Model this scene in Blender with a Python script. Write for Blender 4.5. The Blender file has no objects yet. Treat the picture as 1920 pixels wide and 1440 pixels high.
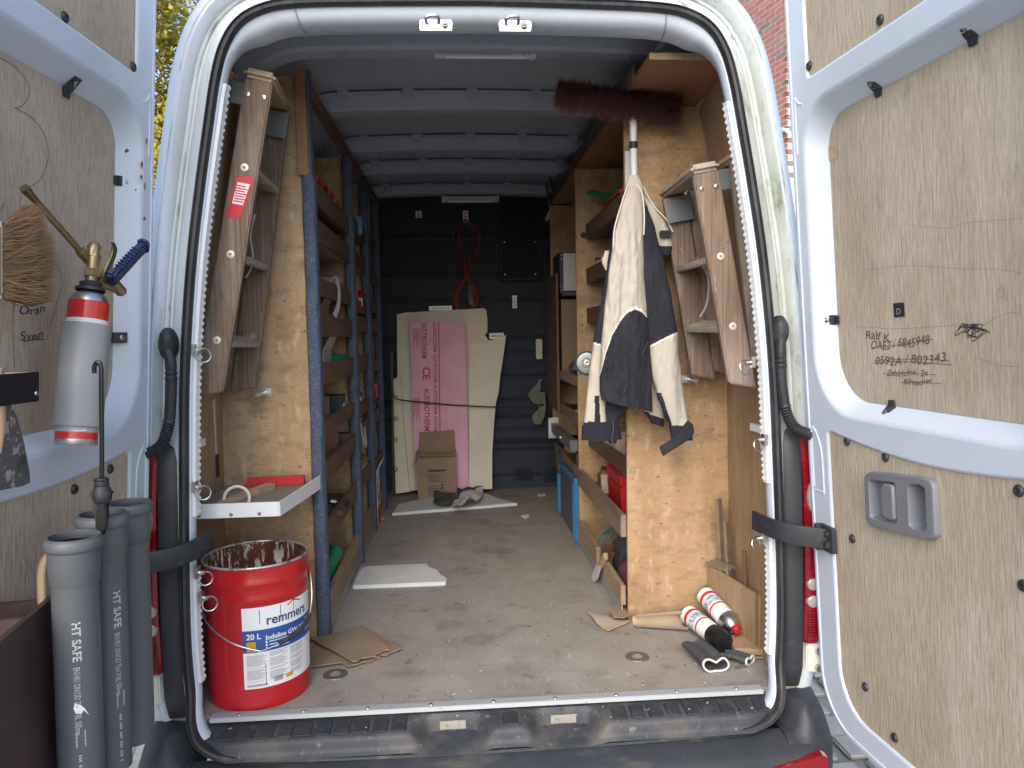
import bpy, bmesh, math, random
from mathutils import Vector as V, noise
from mathutils.geometry import tessellate_polygon
random.seed(11)
sc = bpy.context.scene
COL = sc.collection
R = math.radians
# ------------------------------------------------------------------ camera
CP = V((-0.0748, -2.0496, 1.6268)); YAW, PITCH, ROLL, FPX = 0.0702, -0.0628, 0.0184, 1400.0
cf = V((math.sin(YAW)*math.cos(PITCH), math.cos(YAW)*math.cos(PITCH), math.sin(PITCH)))
r0 = V((math.cos(YAW), -math.sin(YAW), 0)); u0 = r0.cross(cf)
cr = r0*math.cos(ROLL) - u0*math.sin(ROLL); cu = r0*math.sin(ROLL) + u0*math.cos(ROLL)
cam = bpy.data.cameras.new('camera'); camo = bpy.data.objects.new('camera', cam); COL.objects.link(camo)
from mathutils import Matrix
m = Matrix((( cr.x, cu.x, -cf.x, CP.x), (cr.y, cu.y, -cf.y, CP.y), (cr.z, cu.z, -cf.z, CP.z), (0, 0, 0, 1)))
camo.matrix_world = m
cam.sensor_width = 36; cam.lens = 36*FPX/1920; cam.clip_end = 500; cam.clip_start = .02
sc.camera = camo
# ------------------------------------------------------------------ sky, sun, exposure
SUN_EL, SUN_AZ = R(35), R(196)          # azimuth measured from +Y towards +X
w = bpy.data.worlds.new('World'); sc.world = w; w.use_nodes = True
nt = w.node_tree; bg = nt.nodes['Background']
sky = nt.nodes.new('ShaderNodeTexSky'); sky.sky_type = 'NISHITA'; sky.sun_disc = False
sky.sun_elevation = SUN_EL; sky.sun_rotation = SUN_AZ; sky.air_density = 1.0; sky.dust_density = 2.2; sky.ozone_density = 1.0
nt.links.new(sky.outputs[0], bg.inputs[0]); bg.inputs[1].default_value = 0.15
sl = bpy.data.lights.new('sun', 'SUN'); sl.energy = 1.1; sl.angle = R(60); sl.color = (1, .96, .9)
so = bpy.data.objects.new('sun', sl); COL.objects.link(so)
sd = V((math.sin(SUN_AZ)*math.cos(SUN_EL), math.cos(SUN_AZ)*math.cos(SUN_EL), math.sin(SUN_EL)))
so.rotation_euler = sd.to_track_quat('Z', 'Y').to_euler(); so.location = (0, -6, 8)
sc.view_settings.view_transform = 'Standard'; sc.view_settings.look = 'None'
sc.view_settings.exposure = 1.15; sc.view_settings.gamma = 1
sc.cycles.max_bounces = 10; sc.cycles.diffuse_bounces = 6

# ------------------------------------------------------------------ helpers
def at(px, py, X=None, Y=None, Z=None):
    d = cf + cr*((px-960)/FPX) - cu*((py-720)/FPX)
    t = (X-CP.x)/d.x if X is not None else (Y-CP.y)/d.y if Y is not None else (Z-CP.z)/d.z
    return CP + d*t
def lin(r, g, b):
    f = lambda c: (c/255/12.92) if c/255 <= .04045 else ((c/255+.055)/1.055)**2.4
    return (f(r), f(g), f(b))
_m = {}
def M(name, col, layers=(), rough=.6, metal=0, bump=0, bscale=80, bstretch=(1,1,1), rough2=None, coat=0, emit=None, rnd=True, trans=0, alpha=1):
    """layers: (colour, noise scale, lo, hi, stretch xyz, strength)"""
    if name in _m: return _m[name]
    mt = bpy.data.materials.new(name); mt.use_nodes = True; n = mt.node_tree.nodes; l = mt.node_tree.links
    b = n['Principled BSDF']; tc = n.new('ShaderNodeTexCoord'); oi = n.new('ShaderNodeObjectInfo')
    vm = n.new('ShaderNodeVectorMath'); vm.operation = 'ADD'; l.new(tc.outputs['Object'], vm.inputs[0])
    mm = n.new('ShaderNodeMath'); mm.operation = 'MULTIPLY'; mm.inputs[1].default_value = 7.3; l.new(oi.outputs['Random'], mm.inputs[0])
    l.new(mm.outputs[0], vm.inputs[1])
    src = vm.outputs[0]
    cur = None
    for i, L in enumerate(layers):
        c2, s, lo, hi, st, k = L[:6]; det = L[6] if len(L) > 6 else 6
        mp = n.new('ShaderNodeMapping'); mp.inputs['Scale'].default_value = st; mp.inputs['Location'].default_value = (i*3.1, i*1.7, i*2.3); l.new(src, mp.inputs[0])
        no = n.new('ShaderNodeTexNoise'); no.inputs['Scale'].default_value = s; no.inputs['Detail'].default_value = det; no.inputs['Roughness'].default_value = .62
        l.new(mp.outputs[0], no.inputs['Vector'])
        rp = n.new('ShaderNodeMapRange'); rp.inputs[1].default_value = lo; rp.inputs[2].default_value = hi; rp.inputs[3].default_value = 0; rp.inputs[4].default_value = k
        l.new(no.outputs['Fac'], rp.inputs[0])
        mx = n.new('ShaderNodeMix'); mx.data_type = 'RGBA'; mx.inputs[7].default_value = (*c2, 1)
        if cur is None: mx.inputs[6].default_value = (*col, 1)
        else: l.new(cur, mx.inputs[6])
        l.new(rp.outputs[0], mx.inputs[0]); cur = mx.outputs[2]
    if cur is None: b.inputs['Base Color'].default_value = (*col, 1)
    else: l.new(cur, b.inputs['Base Color'])
    b.inputs['Roughness'].default_value = rough; b.inputs['Metallic'].default_value = metal
    b.inputs['Coat Weight'].default_value = coat; b.inputs['Transmission Weight'].default_value = trans
    if rough2 is not None:
        no = n.new('ShaderNodeTexNoise'); no.inputs['Scale'].default_value = 9; no.inputs['Detail'].default_value = 6; l.new(src, no.inputs['Vector'])
        rp = n.new('ShaderNodeMapRange'); rp.inputs[1].default_value = .35; rp.inputs[2].default_value = .65; rp.inputs[3].default_value = rough; rp.inputs[4].default_value = rough2
        l.new(no.outputs['Fac'], rp.inputs[0]); l.new(rp.outputs[0], b.inputs['Roughness'])
    if bump:
        mp = n.new('ShaderNodeMapping'); mp.inputs['Scale'].default_value = bstretch; l.new(src, mp.inputs[0])
        no = n.new('ShaderNodeTexNoise'); no.inputs['Scale'].default_value = bscale; no.inputs['Detail'].default_value = 5; l.new(mp.outputs[0], no.inputs['Vector'])
        bp = n.new('ShaderNodeBump'); bp.inputs['Strength'].default_value = bump; bp.inputs['Distance'].default_value = .004
        l.new(no.outputs['Fac'], bp.inputs['Height']); l.new(bp.outputs[0], b.inputs['Normal'])
    _m[name] = mt; return mt

class MB:
    def __init__(s): s.v = []; s.f = []; s.mi = []
    def add(s, vs, fs, mi=0):
        o = len(s.v); s.v += [V(p) for p in vs]; s.f += [tuple(i+o for i in f) for f in fs]; s.mi += [mi]*len(fs); return s
    def hexa(s, p, mi=0):
        return s.add(p, [(0,3,2,1),(4,5,6,7),(0,1,5,4),(1,2,6,5),(2,3,7,6),(3,0,4,7)], mi)
    def box(s, a, b, mi=0):
        x0,y0,z0 = [min(a[i], b[i]) for i in range(3)]; x1,y1,z1 = [max(a[i], b[i]) for i in range(3)]
        return s.hexa([(x0,y0,z0),(x1,y0,z0),(x1,y1,z0),(x0,y1,z0),(x0,y0,z1),(x1,y0,z1),(x1,y1,z1),(x0,y1,z1)], mi)
    def obox(s, c, ax, ay, az, mi=0):
        c = V(c); ax, ay, az = V(ax), V(ay), V(az)
        return s.hexa([c-ax-ay-az, c+ax-ay-az, c+ax+ay-az, c-ax+ay-az, c-ax-ay+az, c+ax-ay+az, c+ax+ay+az, c-ax+ay+az], mi)
    def beam(s, p0, p1, w_, t_, side, mi=0):
        p0, p1 = V(p0), V(p1); d = (p1-p0); L = d.length; d.normalize(); sd_ = V(side); sd_ = (sd_ - d*sd_.dot(d)).normalized(); up = d.cross(sd_)
        return s.obox((p0+p1)/2, d*L/2, sd_*w_/2, up*t_/2, mi)
    def loft(s, loops, closed=True, cap0=False, cap1=False, mi=0):
        n = len(loops[0]); vs = [p for L in loops for p in L]; fs = []
        for i in range(len(loops)-1):
            for j in range(n if closed else n-1):
                k = (j+1) % n; fs.append((i*n+j, i*n+k, (i+1)*n+k, (i+1)*n+j))
        if cap0: fs.append(tuple(range(n-1, -1, -1)))
        if cap1: fs.append(tuple((len(loops)-1)*n+j for j in range(n)))
        return s.add(vs, fs, mi)
    def tube(s, pts, r, n=8, closed=False, caps=True, mi=0, flat=1.0):
        pts = [V(p) for p in pts]; N = len(pts); rr = r if isinstance(r, (list, tuple)) else [r]*N
        loops = []; up = None
        for i in range(N):
            a = pts[i-1] if (i or closed) else pts[0]; b = pts[(i+1) % N] if (i < N-1 or closed) else pts[-1]
            t = (b-a).normalized()
            if up is None:
                up = V((0,0,1)) if abs(t.z) < .9 else V((1,0,0))
            up = (up - t*up.dot(t)).normalized(); sd_ = t.cross(up)
            loops.append([pts[i] + (up*math.cos(2*math.pi*k/n)*flat + sd_*math.sin(2*math.pi*k/n))*rr[i] for k in range(n)])
        if closed: loops.append(loops[0])
        return s.loft(loops, True, caps and not closed, caps and not closed, mi)
    def lathe(s, c, axis, prof, n=24, mi=0, cap0=False, cap1=False):
        a = V(axis).normalized(); e = V((1,0,0)) if abs(a.x) < .8 else V((0,1,0)); e = (e-a*e.dot(a)).normalized(); g = a.cross(e); c = V(c)
        return s.loft([[c + a*h + (e*math.cos(2*math.pi*k/n)+g*math.sin(2*math.pi*k/n))*r for k in range(n)] for r, h in prof], True, cap0, cap1, mi)
    def cyl(s, p0, p1, r, n=12, mi=0, r1=None):
        p0, p1 = V(p0), V(p1); return s.lathe(p0, p1-p0, [(r, 0), (r if r1 is None else r1, (p1-p0).length)], n, mi, True, True)
    def prism(s, poly, th, mi=0):
        th = V(th); p = [V(q) for q in poly]; n = len(p)
        fs = [tuple(range(n)), tuple(2*n-1-i for i in range(n))] + [(i, i+n, (i+1) % n+n, (i+1) % n) for i in range(n)]
        return s.add(p+[q+th for q in p], fs, mi)
    def grid(s, fn, nu, nv, mi=0, mfn=None):
        o = len(s.v); s.v += [V(fn(i/nu, j/nv)) for i in range(nu+1) for j in range(nv+1)]
        for i in range(nu):
            for j in range(nv):
                a = o+i*(nv+1)+j; s.f.append((a, a+nv+1, a+nv+2, a+1)); s.mi.append(mi if mfn is None else mfn((i+.5)/nu, (j+.5)/nv))
        return s
    def plate(s, outer, holes, fn, mi=0):
        polys = [[V((p[0], p[1], 0)) for p in q] for q in [outer]+holes]
        tr = tessellate_polygon(polys); flat = [p for q in [outer]+holes for p in q]
        return s.add([fn(*p) for p in flat], tr, mi)
    def torus(s, c, axis, R_, r, n=20, k=8, mi=0, a0=0, a1=2*math.pi):
        a = V(axis).normalized(); e = V((0,0,1)) if abs(a.z) < .8 else V((1,0,0)); e = (e-a*e.dot(a)).normalized(); g = a.cross(e); c = V(c)
        full = a1-a0 > 6.28
        return s.tube([c+(e*math.cos(a0+(a1-a0)*i/(n if full else n-1))+g*math.sin(a0+(a1-a0)*i/(n if full else n-1)))*R_ for i in range(n)], r, k, closed=full, mi=mi)

ORG = {}
def obj(name, mb, mats, parent=None, bevel=0, seg=2, smooth=40, label=None, cat=None, group=None, kind=None, calc=True):
    if not isinstance(mats, (list, tuple)): mats = [mats]
    if parent is not None: og = ORG[parent]
    else:
        xs = [p.x for p in mb.v]; ys = [p.y for p in mb.v]; og = V(((min(xs)+max(xs))/2, (min(ys)+max(ys))/2, min(p.z for p in mb.v)))
    me = bpy.data.meshes.new(name)
    me.from_pydata([tuple(p-og) for p in mb.v], [], mb.f)
    for k in mats: me.materials.append(k)
    if len(mats) > 1: me.polygons.foreach_set('material_index', mb.mi)
    bm = bmesh.new(); bm.from_mesh(me)
    if calc: bmesh.ops.recalc_face_normals(bm, faces=bm.faces)
    if bevel:
        ed = [e for e in bm.edges if len(e.link_faces) == 2 and e.calc_face_angle(0) > .6]
        bmesh.ops.bevel(bm, geom=ed, offset=bevel, segments=seg, affect='EDGES', clamp_overlap=True)
    bm.to_mesh(me); bm.free()
    if smooth:
        me.polygons.foreach_set('use_smooth', [True]*len(me.polygons)); me.set_sharp_from_angle(angle=R(smooth))
    o = bpy.data.objects.new(name, me); COL.objects.link(o); ORG[o] = og
    if parent is not None: o.parent = parent
    else: o.location = og
    for k, x in (('label', label), ('category', cat), ('group', group), ('kind', kind)):
        if x: o[k] = x
    return o
def thing(name, label, cat, loc, group=None):
    o = bpy.data.objects.new(name, None); COL.objects.link(o); o.location = loc; o.empty_display_size = .1
    o['label'] = label; o['category'] = cat
    if group: o['group'] = group
    ORG[o] = V(loc); return o
def sub(src, parent, delta):
    """linked copy of a part, moved by delta, under the same parent"""
    c = src.copy(); COL.objects.link(c); c.parent = parent; c.location = src.location + V(delta); ORG[c] = ORG[src] + V(delta); return c
def cat_rom(pts, n):
    P = [V(p) for p in pts]; out = []
    for i in range(len(P)-1):
        a = P[max(i-1, 0)]; b = P[i]; c = P[i+1]; d = P[min(i+2, len(P)-1)]
        for k in range(n):
            t = k/n; out.append(.5*((2*b)+(c-a)*t+(2*a-5*b+4*c-d)*t*t+(3*b-a-3*c+d)*t**3))
    out.append(P[-1]); return out
def rrect(u0, v0, u1, v1, r, n=6):
    rr = r if isinstance(r, (list, tuple)) else [r]*4   # corners: (u0,v0),(u1,v0),(u1,v1),(u0,v1)
    out = []
    for (cx, cy, a0, k) in ((u0+rr[0], v0+rr[0], 180, rr[0]), (u1-rr[1], v0+rr[1], 270, rr[1]), (u1-rr[2], v1-rr[2], 0, rr[2]), (u0+rr[3], v1-rr[3], 90, rr[3])):
        for i in range(n+1):
            a = R(a0+90*i/n); out.append((cx+k*math.cos(a), cy+k*math.sin(a)))
    return out
# lettering: outlines of the built-in font, taken once while the scene is still empty
TXT = {}
def load_text(strings, bold=()):
    dg = None
    for s_ in strings:
        cu_ = bpy.data.curves.new('t', 'FONT'); cu_.body = s_; cu_.size = 1; cu_.resolution_u = 3; cu_.offset = .022 if s_ in bold else 0; o = bpy.data.objects.new('t', cu_); COL.objects.link(o)
        dg = bpy.context.evaluated_depsgraph_get(); dg.update()
        me = bpy.data.meshes.new_from_object(o.evaluated_get(dg))
        TXT[s_] = ([(p.co.x, p.co.y) for p in me.vertices], [tuple(p.vertices) for p in me.polygons], max(p.co.x for p in me.vertices))
        bpy.data.objects.remove(o); bpy.data.curves.remove(cu_); bpy.data.meshes.remove(me)
def put_text(mb, s_, fn, mi=0):
    v, f, _w = TXT[s_]; mb.add([fn(x, y) for x, y in v], f, mi); return mb
load_text(['remmers', 'Induline GW-360', '20 L', 'HT SAFE', 'EN1451 DN/OD 75x1,9 BL 500mm', 'AUSTROTHERM', 'CE', 'Ralf K.', 'OAE2 / 6845948', '0592A / 802343', 'Zahlrichw. 2x', 'Rfmacher', 'Oran', 'Sven', 'D', '16', 'XPS TOP P', 'PLATTE'], ('remmers', '20 L', 'Induline GW-360', 'HT SAFE', 'AUSTROTHERM', 'CE'))

# ------------------------------------------------------------------ materials
white = M('white_paint', (.57,.64,.74), [((.46,.52,.61), 3, .45, .75, (1,1,1), .35), ((.10,.10,.09), 55, .70, .76, (1,1,.6), .6)], rough=.28, rough2=.45, coat=.25)
gutterm = M('weathered_white_paint', (.58,.63,.65), [((.30,.33,.25), 5, .42, .64, (1,1,.25), .7), ((.10,.13,.06), 26, .54, .68, (1,1,.4), .65), ((.60,.66,.70), 10, .55, .7, (1,1,1), .4)], rough=.55, bump=.2, bscale=60)
gutterl = M('streaked_white_paint', (.62,.67,.72), [((.42,.45,.44), 5, .46, .70, (1,1,.25), .6), ((.30,.32,.26), 24, .60, .72, (1,1,.3), .5)], rough=.5, bump=.15, bscale=60)
padm = M('tread_pad_plastic', (.026,.030,.040), [((.09,.085,.08), 20, .50, .72, (1,1,1), .7), ((.30,.28,.25), 130, .66, .73, (1,1,1), .6)], rough=.55, bump=.3, bscale=300)
roofm = M('primer_grey_paint', (.36,.395,.465), [((.29,.325,.39), 6, .4, .7, (1,1,1), .5), ((.1,.1,.1), 70, .72, .78, (1,1,1), .5)], rough=.5)
rubber = M('black_rubber', (.020,.022,.028), [((.10,.10,.10), 20, .52, .75, (1,1,.2), .6), ((.30,.30,.29), 90, .68, .75, (1,1,1), .5)], rough=.55)
blackpl = M('black_plastic', (.020,.023,.030), [((.10,.10,.10), 30, .58, .75, (1,1,1), .5), ((.05,.055,.065), 4, .4, .7, (1,1,1), .6)], rough=.42, rough2=.6)
greypl = M('bumper_plastic', (.026,.031,.040), [((.055,.06,.068), 5, .45, .7, (1,1,1), .6), ((.14,.125,.105), 11, .58, .74, (.4,1,1), .5), ((.30,.29,.26), 90, .68, .75, (1,1,1), .6)], rough=.5, rough2=.65)
stepm = M('dusty_step_plastic', (.034,.040,.052), [((.12,.11,.095), 7, .48, .72, (1,1,1), .7), ((.26,.235,.20), 45, .60, .72, (1,1,1), .6), ((.42,.40,.36), 140, .68, .74, (1,1,1), .6)], rough=.6, bump=.15)
floorm = M('worn_floor_coating', (.30,.275,.245), [((.24,.215,.19), 2.5, .38, .66, (1,1,1), .7), ((.34,.32,.29), 6, .50, .72, (1,.5,1), .6), ((.10,.08,.065), 14, .62, .72, (1,1,1), .7), ((.5,.48,.45), 90, .70, .76, (1,.25,1), .6), ((.06,.05,.045), 120, .69, .75, (.6,1,1), .7), ((.50,.48,.44), 170, .69, .73, (1,.06,1), .7, 2), ((.48,.46,.42), 90, .70, .74, (.12,1,1), .6, 2), ((.10,.085,.07), 110, .66, .72, (1,.2,1), .6, 4), ((.13,.10,.085), 6, .52, .70, (1,1,1), .6), ((.40,.38,.35), 3.5, .52, .70, (1,1,1), .4)], rough=.62, rough2=.8, bump=.12, bscale=120)
ply = M('birch_plywood', (.41,.28,.157), [((.31,.19,.092), 3.2, .38, .66, (1,1,.35), .7), ((.60,.44,.27), 9, .48, .70, (1,1,.25), .5), ((.34,.21,.11), 130, .45, .65, (.2,1,1), .5), ((.17,.105,.06), 5, .56, .72, (1,1,.8), .6), ((.09,.06,.04), 60, .60, .70, (.6,1,1), .75), ((.20,.14,.085), 22, .50, .66, (.5,1,1), .6), ((.60,.50,.36), 30, .56, .70, (1,1,.4), .45), ((.66,.57,.44), 90, .68, .75, (.4,1,.8), .6)], rough=.66, bump=.2, bscale=110, bstretch=(.2,1,1))
ply_or = M('orange_board', (.30,.155,.075), [((.22,.10,.045), 6, .4, .65, (.3,1,1), .6)], rough=.5)
plyd = M('weathered_plywood', (.50,.43,.325), [((.32,.265,.19), 150, .42, .66, (1,1,.16), .55), ((.62,.55,.43), 110, .50, .68, (1,1,.2), .55), ((.36,.28,.19), 4.5, .42, .66, (1,1,.5), .5), ((.30,.225,.15), 2.2, .46, .66, (1,1,.7), .45), ((.55,.50,.42), 11, .52, .70, (1,1,.25), .5), ((.20,.165,.125), 18, .60, .74, (1,1,.35), .4), ((.07,.06,.05), 170, .66, .74, (1,1,.6), .6)], rough=.8, bump=.5, bscale=140, bstretch=(1,1,.14))
plyl = M('dirty_plywood', (.50,.415,.325), [((.29,.225,.17), 150, .42, .66, (1,1,.18), .55), ((.54,.46,.37), 110, .50, .66, (1,1,.2), .65), ((.28,.215,.16), 4.0, .42, .66, (1,1,.7), .5), ((.48,.43,.37), 12, .54, .70, (1,1,.4), .5), ((.08,.06,.05), 150, .65, .74, (1,1,.6), .6)], rough=.8, bump=.5, bscale=140, bstretch=(1,1,.14))
plys = M('brown_side_plywood', (.33,.225,.135), [((.15,.095,.055), 120, .44, .64, (1,1,.06), .6), ((.24,.155,.09), 14, .4, .66, (1,1,.14), .8), ((.46,.34,.22), 6, .5, .7, (1,1,.4), .5), ((.10,.065,.04), 30, .62, .72, (1,1,.5), .6)], rough=.7, bump=.2, bstretch=(1,1,.12))
ladw = M('ladder_wood', (.19,.138,.098), [((.10,.060,.038), 230, .46, .62, (1,1,.012), .7, 3), ((.34,.25,.18), 170, .52, .68, (1,1,.015), .55, 3), ((.085,.055,.038), 7, .44, .66, (1,1,.3), .65), ((.36,.30,.25), 6, .50, .72, (1,1,.35), .6), ((.42,.40,.38), 26, .62, .72, (1,1,.5), .6), ((.06,.045,.035), 30, .62, .74, (1,1,.4), .6), ((.5,.5,.5), 120, .72, .77, (1,1,1), .7)], rough=.7, bump=.6, bscale=230, bstretch=(1,1,.012))
ladw2 = M('pale_worn_wood', (.42,.31,.20), [((.24,.165,.10), 18, .4, .66, (1,1,.1), .7), ((.18,.12,.08), 40, .6, .74, (1,1,.3), .6)], rough=.75, bump=.2)
tread = M('grimy_tread', (.37,.32,.27), [((.23,.17,.12), 12, .45, .7, (1,.3,1), .8), ((.56,.54,.52), 40, .55, .72, (1,.5,1), .6)], rough=.8, bump=.25)
shelfw = M('dark_stained_wood', (.155,.088,.060), [((.085,.048,.034), 18, .4, .66, (1,.12,1), .8), ((.26,.19,.15), 12, .58, .75, (1,.3,1), .5)], rough=.65)
cratew = M('dirty_pine', (.38,.27,.165), [((.18,.12,.075), 14, .42, .68, (1,.15,.6), .8), ((.08,.06,.045), 30, .6, .72, (1,1,1), .7)], rough=.75)
carpet = M('blue_carpet', (.062,.082,.135), [((.125,.15,.21), 120, .48, .66, (1,1,1), .8), ((.04,.055,.11), 9, .52, .70, (1,1,1), .7), ((.36,.37,.40), 40, .68, .74, (1,1,.4), .7)], rough=.95, bump=.6, bscale=260)
steel = M('zinc_steel', (.55,.56,.57), [((.35,.35,.36), 20, .4, .7, (1,1,1), .6)], rough=.35, metal=1)
alu = M('aluminium', (.33,.35,.37), [((.36,.34,.31), 10, .55, .72, (.3,1,1), .7), ((.12,.09,.07), 50, .62, .72, (1,1,1), .7)], rough=.6, metal=.25)
brass = M('tarnished_brass', (.34,.26,.14), [((.15,.12,.08), 18, .45, .68, (1,1,1), .8), ((.55,.45,.28), 50, .58, .72, (1,1,1), .6)], rough=.4, metal=.85)
chipsil = M('scraped_silver', (.16,.17,.18), [((.62,.62,.6), 45, .56, .62, (1,1,1), .8), ((.04,.04,.04), 20, .55, .7, (1,1,1), .7)], rough=.45, metal=.5)
redm = M('red_tin_paint', (.43,.009,.014), [((.33,.006,.010), 5, .45, .72, (1,1,1), .6), ((.70,.55,.5), 130, .74, .78, (1,1,1), .6)], rough=.30, coat=.3)
rustin = M('stained_tin_inside', (.11,.032,.020), [((.66,.62,.58), 60, .54, .58, (1,1,.25), .9), ((.60,.56,.52), 160, .60, .64, (1,1,.3), .8), ((.035,.012,.010), 8, .46, .66, (1,1,.5), .8)], rough=.35)
paper = M('white_print_paper', (.74,.76,.80), [((.6,.58,.52), 30, .66, .74, (1,1,1), .5)], rough=.5)
bluep = M('blue_print', (.020,.085,.30), rough=.45); orangep = M('orange_print', (.62,.27,.03), rough=.5)
navyp = M('navy_print', (.035,.05,.20), rough=.5); redp = M('red_print', (.55,.02,.03), rough=.5); greyp = M('grey_print', (.30,.31,.33), rough=.6); blackp = M('black_ink', (.02,.018,.03), rough=.7)
pencil = M('pencil_line', (.14,.12,.10), rough=.8); whitep = M('white_print', (.72,.74,.76), rough=.5); greyw = M('faded_white_print', (.40,.43,.46), rough=.6)
htgrey = M('grey_drain_plastic', (.080,.089,.101), [((.112,.122,.135), 3, .4, .7, (1,1,.3), .6), ((.40,.42,.44), 80, .73, .78, (1,1,.4), .6)], rough=.42, rough2=.55)
sleeve = M('light_grey_plastic', (.285,.295,.315), [((.23,.24,.26), 6, .45, .7, (1,1,1), .5)], rough=.42)
bristle = M('coir_bristle', (.30,.17,.075), [((.19,.10,.042), 30, .4, .66, (1,1,1), .7), ((.48,.32,.17), 60, .58, .72, (1,1,1), .6)], rough=.8)
bristle2 = M('maroon_bristle', (.115,.042,.048), [((.24,.11,.11), 40, .5, .7, (1,1,1), .7), ((.028,.012,.018), 25, .45, .66, (1,1,1), .7)], rough=.85)
bluegrip = M('navy_grip', (.018,.030,.095), rough=.35)
tbeige = M('dirty_beige_cloth', (.42,.385,.33), [((.30,.28,.24), 5, .45, .70, (1,1,.6), .7), ((.17,.15,.12), 26, .62, .72, (1,1,1), .6)], rough=.9, bump=.2, bscale=300)
tnavy = M('navy_cloth', (.009,.010,.018), [((.034,.034,.046), 6, .46, .72, (1,1,.6), .7), ((.20,.20,.20), 60, .68, .76, (1,1,1), .5)], rough=.9, bump=.25, bscale=300)
piping = M('pale_piping', (.62,.60,.57), rough=.7)
darkwall = M('dark_bulkhead_paint', (.024,.032,.052), [((.015,.021,.038), 4, .4, .7, (1,1,1), .6), ((.10,.11,.13), 60, .71, .77, (1,1,1), .5)], rough=.75)
foamw = M('cream_foam_board', (.70,.66,.54), [((.54,.52,.42), 4, .45, .7, (1,1,1), .5), ((.30,.28,.22), 40, .69, .75, (1,1,1), .6)], rough=.85)
foamp = M('pink_foam_board', (.76,.44,.57), [((.52,.26,.39), 4, .4, .7, (1,1,1), .5)], rough=.8)
foams = M('white_foam_slab', (.62,.64,.64), [((.48,.49,.48), 6, .45, .7, (1,1,1), .6), ((.25,.23,.20), 60, .68, .75, (1,1,1), .5)], rough=.85, bump=.2)
card = M('cardboard', (.275,.195,.125), [((.21,.145,.09), 6, .4, .7, (1,1,1), .6), ((.42,.30,.20), 30, .6, .75, (1,1,1), .4)], rough=.85)
cardl = M('pale_cardboard', (.44,.36,.27), [((.34,.26,.18), 6, .4, .7, (1,1,1), .6)], rough=.85)
bluecr = M('blue_crate_plastic', (.028,.17,.37), [((.09,.24,.42), 8, .5, .75, (1,1,1), .5)], rough=.45)
bluesh = M('grimy_blue_plastic', (.055,.095,.15), [((.10,.13,.17), 5, .45, .7, (1,1,1), .6)], rough=.35)
redpl = M('red_plastic', (.45,.014,.022), [((.30,.01,.015), 6, .45, .7, (1,1,1), .5)], rough=.42)
orpl = M('orange_red_plastic', (.52,.045,.02), rough=.45); greenpl = M('green_plastic', (.02,.20,.10), rough=.45)
ghandle = M('grey_handle_plastic', (.185,.195,.225), [((.15,.16,.19), 5, .4, .7, (1,1,1), .6)], rough=.45)
ltred = M('red_lens', (.17,.004,.010), [((.30,.008,.015), 200, .5, .6, (.01,.01,1), .6)], rough=.12, coat=.6)
ltclear = M('clear_lens', (.30,.28,.27), [((.30,.28,.27), 160, .48, .6, (1,1,1), .7)], rough=.12, coat=.6)
olive = M('olive_strap', (.17,.19,.15), rough=.9); foil = M('crumpled_foil', (.60,.63,.66), [((.20,.22,.25), 40, .45, .6, (1,1,1), .8)], rough=.28, metal=.85)
darkcl = M('charcoal_cloth', (.055,.058,.065), [((.13,.13,.135), 10, .5, .7, (1,1,1), .6)], rough=.85, bump=.2)
silverc = M('silver_sheet', (.52,.55,.55), [((.34,.36,.36), 12, .4, .65, (1,1,1), .7)], rough=.35)
phen = M('brown_phenolic_board', (.045,.025,.025), [((.09,.05,.055), 4, .45, .7, (1,1,1), .6), ((.55,.53,.5), 90, .75, .79, (1,1,1), .8)], rough=.45)
cable = M('red_cable', (.20,.018,.020), rough=.5); lampw = M('lamp_white', (.62,.65,.68), rough=.4)
leafm = M('autumn_leaf', (.50,.40,.05), [((.30,.31,.045), 1.2, .40, .62, (1,1,1), .9), ((.60,.42,.05), 3, .52, .68, (1,1,1), .7)], rough=.6)
bark = M('tree_bark', (.10,.075,.055), [((.05,.038,.03), 12, .4, .65, (1,1,.2), .8)], rough=.9)
mortar = M('brick_mortar', (.62,.58,.54), rough=.9)
brickm = [M('red_brick_%d' % i, c, [((c[0]*.7, c[1]*.7, c[2]*.7), 9, .42, .7, (1,1,1), .6)], rough=.85) for i, c in enumerate([(.40,.16,.13), (.36,.17,.15), (.32,.20,.17), (.44,.21,.16), (.22,.19,.165)])]
stonem = M('paving_stone', (.34,.34,.33), [((.22,.22,.21), 8, .42, .68, (1,1,1), .7), ((.48,.48,.47), 60, .6, .72, (1,1,1), .5)], rough=.9, bump=.2)
groundm = M('grey_ground', (.27,.265,.25), [((.17,.165,.15), 3, .4, .7, (1,1,1), .7), ((.08,.10,.05), 9, .6, .74, (1,1,1), .6)], rough=.95)
glassb = M('dark_glass_bottle', (.04,.045,.05), rough=.08, coat=.4)

# ================================================================== ground
g = MB(); g.add([(-60,-60,0),(60,-60,0),(60,90,0),(-60,90,0)], [(0,1,2,3)])
ground = obj('ground', g, groundm, smooth=0, kind='structure', calc=False)
ground['label'] = 'grey paved yard the van stands on'
ps = None
for i in range(15):
    for j in range(12):
        x = .75+.165*i+(.08 if j % 2 else 0); y = -.25+.165*j
        if ps is None:
            b = MB().box((x,y,0.004),(x+.150,y+.150,.022)); ps = obj('paving_stone', b, stonem, ground, bevel=.012); P0 = (x, y)
        else:
            c = sub(ps, ground, (x-P0[0], y-P0[1], random.uniform(-.004,.003))); c.rotation_euler.z = random.uniform(-.004,.004)

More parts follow.
